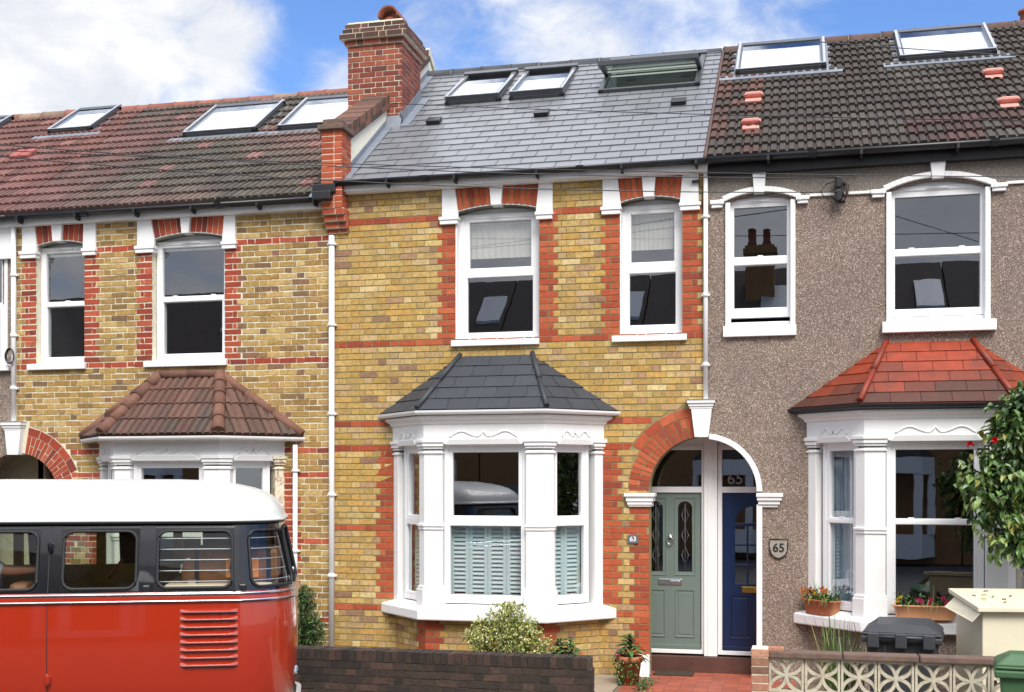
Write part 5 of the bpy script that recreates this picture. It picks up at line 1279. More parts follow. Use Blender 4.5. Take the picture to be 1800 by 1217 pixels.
# ------------------------------------------------------------------ people: grown as one skinned body
def skin_body(name, joints, edges, mat, parent=None, root=0, sub=2, smooth=True):
    """joints: (x, y, z, radius); edges: pairs; one continuous surface"""
    me = bpy.data.meshes.new(name); me.from_pydata([j[:3] for j in joints], edges, []); me.materials.append(MT[mat])
    o = bpy.data.objects.new(name, me); COL.objects.link(o)
    if parent: o.parent = parent
    sk = o.modifiers.new('skin', 'SKIN'); sk.use_smooth_shade = True; sk.use_x_symmetry = False
    for i, v in enumerate(me.skin_vertices[0].data): v.radius = (joints[i][3], joints[i][3] if len(joints[i]) < 5 else joints[i][4]); v.use_root = (i == root)
    sb = o.modifiers.new('smooth', 'SUBSURF'); sb.levels = sub; sb.render_levels = sub
    dg = bpy.context.evaluated_depsgraph_get(); ev = o.evaluated_get(dg); me2 = bpy.data.meshes.new_from_object(ev)
    o.modifiers.clear(); o.data = me2
    return o
def passenger():
    P = thing('person', 'person in a pale shirt sitting inside the camper van, arm along the seat back', 'person', VW(-2.52, .72, 0), VROT)
    J = [(0, 0, 1.22, .17), (0, 0, 1.38, .155), (.0, 0, 1.55, .165), (0, 0, 1.68, .10), (0, 0, 1.76, .055), (-.01, 0, 1.83, .075), (-.015, 0, 1.92, .095), (-.01, 0, 1.99, .06),
         (.02, -.19, 1.635, .07), (.16, -.25, 1.565, .054), (.30, -.25, 1.545, .045), (.42, -.24, 1.55, .036), (.50, -.235, 1.545, .028),
         (-.02, .19, 1.63, .07), (-.12, .25, 1.42, .05), (-.36, .22, 1.40, .036), (-.44, .2, 1.40, .03),
         (-.12, -.10, 1.18, .10), (-.46, -.11, 1.16, .075), (-.5, -.11, .85, .05), (-.12, .10, 1.18, .10), (-.46, .11, 1.16, .075), (-.5, .11, .85, .05)]
    E = [(0, 1), (1, 2), (2, 3), (3, 4), (4, 5), (5, 6), (6, 7), (2, 8), (8, 9), (9, 10), (10, 11), (11, 12), (2, 13), (13, 14), (14, 15), (15, 16), (0, 17), (17, 18), (18, 19), (0, 20), (20, 21), (21, 22)]
    skin_body('body', J, E, 'skin', P)
    for k, (dy, ln) in enumerate(((-.036, .078), (-.014, .09), (.010, .085), (.030, .068))):   # four fingers laid over the seat back, and a thumb
        skin_body('finger', [(.525, -.235 + dy * .8, 1.548, .011), (.525 + ln * .55, -.235 + dy, 1.545, .0095), (.525 + ln * .85, -.235 + dy, 1.522, .0085), (.525 + ln * .9, -.235 + dy, 1.495, .007)], [(0, 1), (1, 2), (2, 3)], 'skin', P, sub=1)
    skin_body('thumb', [(.48, -.265, 1.54, .013), (.515, -.29, 1.535, .011), (.545, -.295, 1.52, .009)], [(0, 1), (1, 2)], 'skin', P, sub=1)
    skin_body('shirt', [(0, 0, 1.22, .185), (0, 0, 1.38, .172), (0, 0, 1.55, .182), (0, 0, 1.655, .125), (.02, -.195, 1.635, .088), (.14, -.25, 1.575, .075), (.27, -.25, 1.545, .066), (-.02, .195, 1.63, .088), (-.10, .25, 1.44, .07)],
              [(0, 1), (1, 2), (2, 3), (2, 4), (4, 5), (5, 6), (2, 7), (7, 8)], 'shirt', P)
    skin_body('hair', [(.025, 0, 1.90, .098), (.02, 0, 1.97, .095), (-.01, 0, 2.01, .08)], [(0, 1), (1, 2)], 'hair', P)
    skin_body('trousers', [(0, 0, 1.2, .15), (-.12, -.10, 1.18, .118), (-.46, -.11, 1.16, .09), (-.5, -.11, .88, .07), (-.12, .10, 1.18, .118), (-.46, .11, 1.16, .09), (-.5, .11, .88, .07)], [(0, 1), (1, 2), (2, 3), (0, 4), (4, 5), (5, 6)], 'trouser', P)
passenger()

# ------------------------------------------------------------------ leaves
def leaf(mb, p, d, up, l, w, c, fold=.25, curl=.2):
    """one leaf: two folded halves, pointed at both ends, bent along its length"""
    d = d.normalized(); s = d.cross(up); s = s.normalized() if s.length > 1e-4 else Vector((1, 0, 0)); n = s.cross(d)
    b = p; m1 = p + d * l * .4 + n * l * .06; t = p + d * l - n * l * curl; m2 = p + d * l * .75 - n * l * curl * .4
    e = n * w * fold
    q = [mb.p(v) for v in (b, m1, m2, t, m1 + s * w * .5 + e, m2 + s * w * .36 + e, m1 - s * w * .5 + e, m2 - s * w * .36 + e)]
    mb.idx([q[0], q[4], q[1]], None, c); mb.idx([q[1], q[4], q[5], q[2]], None, c); mb.idx([q[2], q[5], q[3]], None, c)
    mb.idx([q[0], q[1], q[6]], None, c); mb.idx([q[1], q[2], q[7], q[6]], None, c); mb.idx([q[2], q[3], q[7]], None, c)
def rvec(r=RND):
    while True:
        v = Vector((r.uniform(-1, 1), r.uniform(-1, 1), r.uniform(-1, 1)))
        if .05 < v.length < 1: return v.normalized()
def crown(mb, clumps, n, l, w, cols, droop=.3, stems=None, fold=.25, curl=.2, shell=.55, seed=3, spray=5):
    """leaves in small sprays through overlapping clumps (centre, radii)"""
    r = random.Random(seed); wt = [c[1][0] * c[1][1] * c[1][2] ** .5 for c in clumps]
    for _ in range(n // spray):
        c, rad = r.choices(clumps, wt)[0]; v = rvec(r); k = r.random() ** shell
        p = Vector(c) + Vector((v.x * rad[0], v.y * rad[1], v.z * rad[2])) * k
        out = (Vector((v.x / rad[0], v.y / rad[1], v.z / rad[2])).normalized() + rvec(r) * .5).normalized()
        col0 = r.choices([a for a, b in cols], [b for a, b in cols])[0]
        for j in range(spray):
            d = (out * .7 + rvec(r) * .9 + Vector((0, 0, -droop))).normalized(); g = r.uniform(.75, 1.2)
            leaf(mb, p + rvec(r) * l * .35, d, Vector((0, 0, 1)) + rvec(r) * .5, l * r.uniform(.7, 1.15), w * r.uniform(.75, 1.1), tuple(x * g for x in (col0 if r.random() < .75 else r.choice(cols)[0])), fold, curl)
        if stems is not None: stems.tube([p - out * l * 1.6 - Vector((0, 0, l * .4)), p], [.004, .002], 4, col=srgb(90, 80, 56))
def blade(mb, p, d, l, w, c, bend=.5, n=5):
    """one long arching strap leaf"""
    d = d.normalized(); s = d.cross(Vector((0, 0, 1))); s = s.normalized() if s.length > .01 else Vector((1, 0, 0)); pts = []
    h = Vector((d.x, d.y, 0)); h = h.normalized() if h.length > .01 else Vector((1, 0, 0))
    q = p.copy(); dd = d.copy()
    for i in range(n + 1):
        ww = w * (1 - (i / n) ** 2 * .92) * .5; pts.append((mb.p(q - s * ww), mb.p(q + s * ww))); q = q + dd * (l / n); dd = (dd + h * bend * .12 + Vector((0, 0, -bend * .32))).normalized()
    for a, b in zip(pts, pts[1:]): mb.idx([a[0], a[1], b[1], b[0]], None, c)

# ------------------------------------------------------------------ garden walls
GW = thing('garden_wall', 'low sooty dark brick wall with a brick-on-edge top', 'wall', (-4.6, -2.4, 0))
m = MB(); X0, X1, YF, YB = -7.4, .0, -2.42, -2.20; X1 = -1.94; ZT = .43
m.box(X0, X1, YF, YB, -.05, ZT, 1)
for f, a, b in ((dict(o=(0, YF, 0), u=(1, 0), n=(0, -1)), X0, X1), (dict(o=(0, YB, 0), u=(-1, 0), n=(0, 1)), -X1, -X0)):
    m.fr(**f); brick_rows(m, a, b, .0, ZT, SOOT, SOOT, j=.010, rough=.004, zoff=ZT - .0753 * 6, phase=.03)
m.fr(o=(X1, YF, 0), u=(0, 1), n=(1, 0)); brick_rows(m, .0, .22, 0, ZT, SOOT, SOOT, rough=.004, zoff=ZT - .0753 * 6)
m.fr(); x = X0
while x < X1 - .03:                                       # brick-on-edge coping
    c = tuple(v * .8 for v in pick(SOOT)); w = .066 if x + .075 < X1 else .0; e = min(x + .0655, X1 + .004)
    g = RND.uniform(-.003, .003); m.box(x, e, YF - .008 + g, YB + .008, ZT + .004, ZT + .112 + g, 0, c); x += .0745
m.box(X0, X1 - .01, YF + .004, YB - .004, ZT, ZT + .102, 1)
m.build('brickwork', ['dark_brick', 'mortar_dark'], GW)

SW = thing('screen_wall', 'low garden wall of pierced concrete screen blocks with a brown brick pier', 'wall', (1.3, -3.1, 0))
m = MB(); pal = [(srgb(176, 122, 96), 3), (srgb(150, 104, 84), 3), (srgb(128, 92, 76), 2), (srgb(190, 140, 112), 2)]
course_block(m, -.375, -.235, -3.21, -2.99, -.02, .795, pal, 0, 1, rough=.003, course=.0755)
m.box(-.235, -.10, -3.18, -3.02, .774, .80, 0, srgb(160, 112, 90)); m.build('pier', ['tile', 'mortar_pale'], SW)
bx0, bs, bw_ = -.235, .3045, .297
def screen_block(x0, z0):
    m = MB(); ya, yb = -3.145, -3.055; cx, cz = x0 + bw_ / 2, z0 + bw_ / 2; h = bw_ / 2; t = .020
    for q in ((x0, x0 + bw_, z0, z0 + t), (x0, x0 + bw_, z0 + bw_ - t, z0 + bw_), (x0, x0 + t, z0 + t, z0 + bw_ - t), (x0 + bw_ - t, x0 + bw_, z0 + t, z0 + bw_ - t)): m.box(q[0], q[1], ya, yb, q[2], q[3])
    # four quarter-round petals: arcs about each side's middle crossing at the centre
    for k in range(4):
        a = k * 90
        px, pz = cx + h * math.cos(R(a)), cz + h * math.sin(R(a))
        e = .0015 * k; pts = arc(px, pz, h - .004, a + 91, a + 269, 18)
        for p, q in zip(pts, pts[1:]):
            def off(v, d): dx, dz_ = v[0] - px, v[1] - pz; l = math.hypot(dx, dz_); return (px + dx / l * (h - .004 + d), pz + dz_ / l * (h - .004 + d))
            i0, i1, o0, o1 = off(p, -.010), off(q, -.010), off(p, .017), off(q, .017)
            m.hexa([(i0[0], ya + .006 + e, i0[1]), (i1[0], ya + .006 + e, i1[1]), (i1[0], yb - .006 - e, i1[1]), (i0[0], yb - .006 - e, i0[1])], [(o0[0], ya + .006 + e, o0[1]), (o1[0], ya + .006 + e, o1[1]), (o1[0], yb - .006 - e, o1[1]), (o0[0], yb - .006 - e, o0[1])])
    return m.build('screen_block', 'concrete', SW)
for i in range(12):
    for z in (.415, .11): screen_block(bx0 + .006 + i * bs, z)
m = MB(); m.box(-.235, 3.43, -3.17, -3.03, -.05, .105); m.build('footing', 'concrete', SW)
for i in range(6):
    a = -.234 + i * .63; m = MB(); m.box(a, a + .622, -3.19, -3.01, .715, .772); m.build('coping_slab', 'stone_dark', SW, bevel=.012)

# ------------------------------------------------------------------ bins and the storage box
def wheelie_bin(loc, rot, mat, label, w=.60, d=.62, h=.93):
    b = thing('wheelie_bin', label, 'bin', loc, rot); m = MB(); k = .82
    lo = [(-w / 2 * k, -d / 2 * k, .05), (w / 2 * k, -d / 2 * k, .05), (w / 2 * k, d / 2 * k * .9, .05), (-w / 2 * k, d / 2 * k * .9, .05)]; hi = [(-w / 2, -d / 2, h), (w / 2, -d / 2, h), (w / 2, d / 2, h), (-w / 2, d / 2, h)]
    m.hexa(lo, hi)
    for s in (-.2, .2): m.hexa([(s * w * 1.2 - .02, -d / 2 * k - .012, .1), (s * w * 1.2 + .02, -d / 2 * k - .012, .1), (s * w * 1.2 + .02, -d / 2 * k + .03, .1), (s * w * 1.2 - .02, -d / 2 * k + .03, .1)], [(s * w * 1.2 - .02, -d / 2 - .012, h - .08), (s * w * 1.2 + .02, -d / 2 - .012, h - .08), (s * w * 1.2 + .02, -d / 2 + .03, h - .08), (s * w * 1.2 - .02, -d / 2 + .03, h - .08)])
    m.build('body', mat, b, local=True, bevel=.025)
    m = MB(); e = .035; m.box(-w / 2 - e, w / 2 + e, -d / 2 - e, d / 2 + e, h - .06, h); m.build('rim', mat, b, local=True, bevel=.015)
    m = MB(); e = .03                                     # domed lid, higher in the middle
    lo = [(-w / 2 - e, -d / 2 - e, h + .004), (w / 2 + e, -d / 2 - e, h + .004), (w / 2 + e, d / 2 + e, h + .004), (-w / 2 - e, d / 2 + e, h + .004)]; md = [(x, y, h + .035) for x, y, z in lo]
    hi = [(-w / 2 * .70, -d / 2 * .72, h + .10), (w / 2 * .70, -d / 2 * .72, h + .10), (w / 2 * .72, d / 2 * .8, h + .125), (-w / 2 * .72, d / 2 * .8, h + .125)]
    m.hexa(lo, md); m.hexa(md, hi); m.build('lid', mat, b, local=True, bevel=.02)
    yh = -d / 2 - .075                                     # hinge side: three lugs carrying a handle bar
    for x0, x1 in ((-w * .46, -w * .30), (-w * .08, w * .08), (w * .30, w * .46)):
        m = MB(); m.box(x0, x1, yh - .03, -d / 2 + .01, h - .10, h + .035); m.build('hinge_lug', mat, b, local=True, bevel=.01)
    m = MB(); m.tube([(-w * .46, yh, h + .0), (w * .46, yh, h + .0)], .017, 10); m.build('handle', mat, b, local=True)
    for s in (-1, 1):
        m = MB(); y, z, r = -d / 2 * k - .02, .1, .1; x = s * w * .42
        prof = [(.0, -.02), (.09, -.02), (.1, -.01), (.1, .01), (.09, .02), (0, .02)]
        for (ra, xa), (rb, xb) in zip(prof, prof[1:]):
            for q in range(20):
                c0, c1 = 6.2832 * q / 20, 6.2832 * (q + 1) / 20; m.face([(x + xa, y + ra * math.cos(c0), z + ra * math.sin(c0)), (x + xa, y + ra * math.cos(c1), z + ra * math.sin(c1)), (x + xb, y + rb * math.cos(c1), z + rb * math.sin(c1)), (x + xb, y + rb * math.cos(c0), z + rb * math.sin(c0))])
        m.build('wheel', 'rubber', b, local=True)
    return b
wheelie_bin((.985, -2.05, -.01), R(-8), 'binblack', 'dark grey wheelie bin with its hinge bar facing the street, behind the screen wall', w=.64, d=.58, h=.84)
wheelie_bin((1.84, -3.78, 0), R(172), 'bingreen', 'green wheelie bin on the pavement at the end of the screen wall', w=.56, d=.5, h=.80)
SB = thing('storage_box', 'beige metal storage box with a sloping lid and one bent-down corner flap', 'storage box', (2.02, -1.98, 0), R(9))
m = MB(); m.hexa([(-.46, -.40, 0), (.55, -.40, 0), (.55, .40, 0), (-.46, .40, 0)], [(-.46, -.40, 1.09), (.55, -.40, 1.09), (.55, .40, 1.17), (-.46, .40, 1.17)]); m.build('body', 'beige', SB, local=True, bevel=.006)
m = MB(); m.hexa([(-.52, -.47, 1.092), (.60, -.47, 1.092), (.60, .45, 1.182), (-.52, .45, 1.182)], [(-.52, -.47, 1.135), (.60, -.47, 1.135), (.60, .45, 1.225), (-.52, .45, 1.225)]); m.build('lid', 'beige', SB, local=True, bevel=.006)
m = MB(); m.hexa([(-.50, -.46, 1.08), (-.50, .32, 1.15), (-.60, .30, 1.06), (-.56, -.44, 1.0)], [(-.49, -.46, 1.086), (-.49, .32, 1.156), (-.59, .30, 1.066), (-.55, -.44, 1.006)]); m.build('side_flap', 'beige', SB, local=True)
m = MB(); m.box(-.42, -.34, -.43, -.4, .42, .48); m.build('catch', 'black', SB, local=True, bevel=.006)
r_ = random.Random(4); 
for i in range(9):
    m = MB(); x, y = r_.uniform(-.4, .4), r_.uniform(-.3, .3); z = 1.135 + (y + .47) * .0978 + .004
    leaf(m, Vector((x, y, z)), Vector((r_.uniform(-1, 1), r_.uniform(-1, 1), .1)), Vector((0, 0, 1)), .06, .03, r_.choice([srgb(110, 120, 50), srgb(150, 150, 60), srgb(110, 50, 40), srgb(90, 70, 40)]))
    o = m.build('fallen_leaf', 'leaf', None, origin=(0, 0, 0), local=True); o.location = SB.location; o.rotation_euler = SB.rotation_euler
    tag(o, 'fallen leaf lying on the lid of the beige storage box', 'leaf', 'fallen leaves on the storage box')

# ------------------------------------------------------------------ plants
def G(r, g, b, k=.85): return srgb(r, g, b, k)
CX = -.50
CT = thing('camellia_tree', 'bushy camellia with glossy dark green leaves and a few red flowers', 'tree', (2.95 + CX, -1.2, 0))
m = MB(); m.tube([(2.95, -1.2, 0), (2.93, -1.22, .6), (2.98, -1.25, 1.2), (2.92, -1.2, 1.9), (2.9, -1.25, 2.5)], [.05, .045, .04, .03, .012], 9)
for a, b in (((2.98, -1.25, 1.2), (2.5, -1.45, 1.9)), ((2.93, -1.22, 1.5), (2.3, -1.3, 2.2)), ((2.93, -1.2, 1.8), (2.55, -1.0, 2.6)), ((2.95, -1.22, 1.0), (2.6, -1.5, 1.5)), ((2.95, -1.2, 1.4), (3.4, -1.2, 2.1))):
    a, b = Vector(a), Vector(b); m.tube([a, lerp(a, b, .5) + Vector((0, 0, -.05)), b], [.022, .014, .005], 6)
for q_ in m.v: q_.x += CX
m.build('trunk', 'bark', CT)
m = MB(); LC_ = [(G(82, 114, 54), 5), (G(102, 132, 66), 4), (G(62, 92, 46), 3), (G(128, 150, 80), 2), (G(152, 152, 70), .6), (G(142, 160, 112), 1.2)]
cl = [((2.62, -1.3, 2.62), (.35, .35, .28)), ((2.42, -1.35, 2.25), (.38, .38, .30)), ((2.35, -1.4, 1.98), (.26, .3, .26)), ((2.72, -1.3, 2.15), (.45, .4, .42)), ((2.62, -1.4, 1.72), (.42, .36, .26)), ((2.85, -1.25, 2.55), (.4, .4, .42)), ((3.15, -1.2, 2.2), (.5, .5, .6)), ((2.50, -1.42, 1.58), (.2, .2, .18)), ((2.82, -1.4, 1.55), (.3, .3, .22)), ((2.48, -1.35, 2.75), (.16, .16, .12)), ((2.75, -1.3, 2.95), (.34, .34, .26)), ((3.05, -1.25, 3.0), (.4, .4, .3)), ((2.52, -1.35, 2.9), (.14, .14, .12))]
cl = [((x, y, z + (.05 if z < 2 else .02)), q) for (x, y, z), q in cl]; crown(m, cl, 6000, .105, .058, LC_, droop=.55, seed=5, shell=.6, curl=.25)
for q_ in m.v: q_.x += CX
m.build('foliage', 'leaf', CT)
for k, (x, y, z) in enumerate(((2.16, -1.45, 2.62), (2.37, -1.55, 2.66), (2.7, -1.7, 2.0))):
    m = MB(); r2 = random.Random(k)
    for i in range(16): leaf(m, Vector((x, y, z)), rvec(r2) + Vector((-.2, -.5, .1)), Vector((0, 0, 1)), .042, .042, shd(srgb(190, 24, 30), 0.7, 1.2), .35, .1)
    for q_ in m.v: q_.x += CX
    m.build('flower', 'petal', CT)

VS = thing('variegated_shrub', 'rounded cream and green variegated shrub in front of the shuttered bay', 'shrub', (-3.0, -1.55, 0))
m = MB()
for a in range(7): m.tube([(-3.0 + .03 * math.cos(a), -1.55, 0), (-3.0 + .12 * math.cos(a * 2.2), -1.55 + .12 * math.sin(a * 2.2), .5), (-3.0 + .42 * math.cos(a * 2.2), -1.55 + .25 * math.sin(a * 2.2), .95)], [.016, .011, .004], 6)
for q_ in m.v: q_.x = -2.96 + (q_.x + 3.0) * .74; q_.z *= .81
m.build('stem', 'bark', VS)
m = MB(); VC = [(G(204, 206, 134), 5), (G(178, 184, 104), 5), (G(218, 216, 166), 3), (G(146, 158, 82), 3), (G(108, 124, 66), 1.5)]
cl = [((-3.05, -1.55, 1.02), (.28, .28, .20)), ((-3.32, -1.55, .82), (.26, .26, .20)), ((-2.78, -1.55, .80), (.28, .26, .22)), ((-3.0, -1.6, .78), (.36, .3, .22)), ((-2.55, -1.55, .58), (.25, .24, .2)), ((-2.8, -1.62, .55), (.35, .28, .2)), ((-3.42, -1.6, .60), (.16, .2, .14)), ((-2.92, -1.55, 1.12), (.16, .16, .12)), ((-3.25, -1.62, .48), (.22, .2, .16)), ((-3.55, -1.6, .76), (.10, .12, .08))]
crown(m, cl, 10000, .046, .021, VC, droop=.1, seed=8, shell=.45, curl=.1)
for q_ in m.v: q_.x = -2.96 + (q_.x + 3.0) * .74; q_.z *= .81
m.build('foliage', 'leaf_matt', VS)

LS = thing('green_shrub', 'feathery dark green shrub between the van and the white drainpipe', 'shrub', (-5.62, -1.0, 0))
m = MB(); r2 = random.Random(12)
for i in range(46):
    a = r2.uniform(0, 6.28); k = r2.uniform(0, .3); d = Vector((math.cos(a) * k, math.sin(a) * k, 1)); p = Vector((-5.62, -1.0, 0)); q = p + d * r2.uniform(.6, 1.0)
    m.tube([p + d * .1, lerp(p, q, .6), q + Vector((math.cos(a) * .06, math.sin(a) * .06, .02))], [.005, .004, .002], 4)
m.build('stem', 'bark', LS)
m = MB(); cl = [((-5.62, -1.0, .62), (.24, .24, .34)), ((-5.78, -1.0, .70), (.2, .2, .3)), ((-5.45, -1.05, .50), (.18, .2, .26)), ((-5.55, -1.0, .9), (.12, .12, .16))]
crown(m, cl, 8000, .06, .014, [(G(70, 96, 52), 4), (G(92, 118, 64), 3), (G(54, 78, 46), 3), (G(120, 138, 84), 1)], droop=-.35, seed=9, shell=.5)
m.build('foliage', 'leaf_matt', LS)

def pot_plant(name, label, loc, r, h, plant, mat='terrapot', cat='potted plant'):
    P = thing(name, label, cat, loc); m = MB()
    m.lathe([(.0, 0), (r * .70, 0), (r * .95, h * .80), (r * 1.08, h * .80), (r * 1.10, h), (r * .98, h), (r * .93, h * .88)], (0, 0, 0), 28); m.build('pot', mat, P, local=True)
    m = MB(); m.face([(r * .95 * math.cos(6.2832 * k / 24), r * .95 * math.sin(6.2832 * k / 24), h * .9) for k in range(24)]); m.build('soil', 'soil', P, local=True)
    plant(P, h * .9, r); return P
def leafy(cols, n, l, w, ht, seed, spike=0):
    def f(P, z, r):
        m = MB(); q = random.Random(seed)
        for s in range(4 if not spike else 1):
            cx, cy = (q.uniform(-r, r) * .5, q.uniform(-r, r) * .4) if not spike else (0, 0); hh = ht * q.uniform(.7, 1.1)
            m.tube([(cx, cy, z), (cx * 1.1, cy, z + hh)], [.006, .003], 5, col=cols[0][0])
            for i in range(n):
                t = (i + q.random()) / n; a = i * 2.4 + q.random(); up = lerp(.25, 1.1, t); d = Vector((math.cos(a), math.sin(a), up - .2)); ll = l * lerp(1.1, .45, t) * q.uniform(.8, 1.2)
                leaf(m, Vector((cx, cy, z + hh * t)), d, Vector((0, 0, 1)), ll, w * lerp(1, .6, t), shd(q.choices([a_ for a_, b in cols], [b for a_, b in cols])[0], 0.75, 1.2), .2, .35)
        m.build('foliage', 'leaf', P, local=True)
    return f
GC = [(G(60, 100, 48), 4), (G(84, 124, 62), 3), (G(46, 80, 44), 3), (G(120, 150, 70), 1)]
pp = pot_plant('potted_plant', 'green rosette plant in a tall terracotta pot beside the white plinth', (-1.80, -.62, 0), .135, .32, leafy(GC, 34, .22, .075, .30, 3, 1))
m = MB(); q = random.Random(31)
for i in range(230):
    a = q.uniform(math.pi * .75, math.pi * 1.75); z = q.uniform(.02, .30); rr = .135 * lerp(.75, 1.05, z / .3) + q.uniform(.0, .05)
    leaf(m, Vector((rr * math.cos(a), rr * math.sin(a), z)), rvec(q) + Vector((0, 0, -.5)), Vector((0, 0, 1)), .035, .02, shd(q.choice(GC)[0], 0.7, 1.2))
m.build('trailing_foliage', 'leaf', pp, local=True)
m = MB()
for x, y, z in ((-.15, -.05, .31), (-.12, -.1, .335)):
    for i in range(7): leaf(m, Vector((x, y, z)), rvec(q), Vector((0, 0, 1)), .025, .02, srgb(230, 70, 140))
m.build('flower', 'petal', pp, local=True)
pot_plant('potted_plant', 'leafy upright plant in a wide terracotta bowl under the shuttered bay', (-2.40, -1.35, 0), .19, .43, leafy(GC, 16, .15, .06, .22, 6))
pot_plant('potted_plant', 'large terracotta pot hidden under the variegated shrub', (-2.75, -1.42, 0), .17, .44, leafy(GC, 5, .06, .03, .05, 9))
m = MB(); q = random.Random(40)
for i in range(150): leaf(m, Vector((-1.62 + q.gauss(0, .05), -.75 + q.gauss(0, .22), q.uniform(0, .06))), rvec(q) + Vector((0, 0, .6)), Vector((0, 0, 1)), .045, .02, shd(q.choice(GC)[0], 0.6, 1.1))
tag(m.build('weed_clump', 'leaf', None, origin=(-1.62, -.75, 0)), 'small green weeds growing along the edge of the tiled path', 'weeds')['kind'] = 'stuff'
GR = MB(); q = random.Random(22)
for i in range(75):
    a = q.uniform(0, 6.28); k = q.uniform(.05, .42); p = Vector((.40 + q.gauss(0, .10), -1.45 + q.gauss(0, .07), 0)); blade(GR, p, Vector((math.cos(a) * k, math.sin(a) * k, 1)), q.uniform(.6, 1.0) if i % 4 else q.uniform(.9, 1.2), .016, shd(q.choices([G(84, 118, 54), G(110, 140, 66), G(60, 92, 48), G(150, 140, 80)], [4, 3, 3, 1])[0], 0.7, 1.2), bend=q.uniform(.05, .35))
tag(GR.build('strap_leaf_plant', 'leaf', None, origin=(.40, -1.45, 0)), 'tuft of upright grassy leaves behind the screen wall, below the bay sill', 'plant')

def trough(loc, rot, L_, W_, H_, mat, label, fl, seed):
    T = thing('flower_trough', label, 'flower trough', loc, rot); m = MB(); k = .86
    def oval(l, w, z, n=32): return [(math.copysign(abs(math.cos(6.2832 * i / n)) ** .45, math.cos(6.2832 * i / n)) * l / 2, math.copysign(abs(math.sin(6.2832 * i / n)) ** .45, math.sin(6.2832 * i / n)) * w / 2, z) for i in range(n)]
    m.smooth = True; rings = [oval(L_ * k, W_ * k, 0), oval(L_ * .965, W_ * .965, H_ * .86), oval(L_, W_, H_ * .87), oval(L_ * 1.01, W_ * 1.02, H_), oval(L_ * .96, W_ * .9, H_), oval(L_ * .92, W_ * .86, H_ * .85)]
    m.sweep([r + [r[0]] for r in rings], cap=False, closed=False); m.face(rings[0]); m.build('trough', mat, T, local=True)
    m = MB(); m.face(oval(L_ * .94, W_ * .88, H_ * .88)); m.build('soil', 'soil', T, local=True)
    q = random.Random(seed); m = MB()
    for i in range(330):
        p = Vector((q.uniform(-.44, .44) * L_, q.uniform(-.4, .4) * W_, H_ * .9 + abs(q.gauss(0, .045)))); leaf(m, p, rvec(q) + Vector((0, -.15, .25)), Vector((0, 0, 1)), .055, .02, shd(q.choice(GC)[0], 0.6, 1.15), .2, .3)
    for i in range(26):
        p = Vector((q.uniform(-.3, .42) * L_, q.uniform(-.3, .1) * W_, H_ * .9)); up_ = i % 3 == 0
        blade(m, p, Vector((q.uniform(-.4, .4), q.uniform(-.5, -.1) if not up_ else .05, 1.1 if up_ else .7)), q.uniform(.16, .30), .011, shd(q.choice([G(120, 146, 66), G(84, 118, 54), G(160, 160, 84)]), 0.7, 1.15), bend=q.uniform(.1, .3) if up_ else q.uniform(1.2, 2.0), n=7)
    m.build('foliage', 'leaf', T, local=True)
    for (x, z, c, s) in fl:
        m = MB(); y = q.uniform(-.45, -.1) * W_; c0 = Vector((x, y, H_ + z))
        for i in range(9):
            a = i * .698; leaf(m, c0, Vector((math.cos(a), -.45, math.sin(a))), Vector((0, -1, 0)), s, s * .75, shd(c, 0.8, 1.15), .1, .15)
        m.lathe([(0, .006), (s * .25, 0), (s * .2, -.01)], (c0.x, c0.y - .012, c0.z), 8, col=srgb(90, 40, 20)); m.build('flower', 'petal', T, local=True)
    return T
OR_, YE, MG = srgb(226, 140, 58), srgb(236, 190, 40), srgb(196, 30, 96)
q = random.Random(2)
fl1 = [(-.20 + q.gauss(0, .045), .09 + q.gauss(0, .025), OR_, .026) for i in range(9)] + [(.12 + q.gauss(0, .05), .10 + q.gauss(0, .025), OR_, .026) for i in range(8)] + [(-.03, .07, YE, .022), (-.05, .09, YE, .02), (.0, .05, OR_, .02), (.03, .115, MG, .026), (-.12, .12, MG, .02)]
fr0, l0 = bay_frames(1.43, .0)[0]; u_, n_ = Vector(fr0['u']), Vector(fr0['n']); c_ = Vector(fr0['o'][:2]) + u_ * (l0 * .30) + n_ * .02
trough((c_.x, c_.y, .79), math.atan2(u_.y, u_.x), .46, .19, .165, 'terrapot', 'brown terracotta trough of orange flowers on the angled end of the bay sill', fl1, 51)
fl2 = [(-.27, .06, YE, .022), (-.25, .08, YE, .02), (-.28, .035, YE, .02)] + [(x, z, MG, .028) for x, z in ((-.06, .05), (-.04, .04), (-.08, .045), (.05, .06), (.04, .03), (.06, .035), (.17, .08), (.20, .03), (.24, .025), (.27, .03), (.16, -.05), (.22, .04))]
trough((1.32, -.67, .815), 0, .66, .17, .15, 'orangepot', 'pale orange trough of magenta flowers on the front of the bay sill', fl2, 52)

# ------------------------------------------------------------------ signs, wiring and small fittings
def sign(name, label, cat, c): return thing(name, label, cat, c)
S1 = sign('house_number_plate', 'small grey slate plate reading 63 on the red brick jamb', 'sign', (-1.845, -.012, 1.59))
m = MB().fr(o=(-1.845, -.008, 1.59), u=(1, 0), n=(0, -1)); m.box(-.062, .062, 0, .016, -.05, .05); m.build('plate', 'slateplate', S1, bevel=.003)
m = MB().fr(o=(-1.845, -.008, 1.59), u=(1, 0), n=(0, -1)); text_mesh(m, '63', 0, 0, .078, .0165, .002, bold=.0015); m.build('number', 'upvc', S1, normals=False)
S2 = sign('house_number_shield', 'shield-shaped plaque reading 65 in black on the pebbledash', 'sign', (-.19, -.02, 1.50))
SH = [(-.10, .105), (.10, .105), (.10, -.0), (.085, -.055), (.05, -.09), (0, -.112), (-.05, -.09), (-.085, -.055), (-.10, .0)]
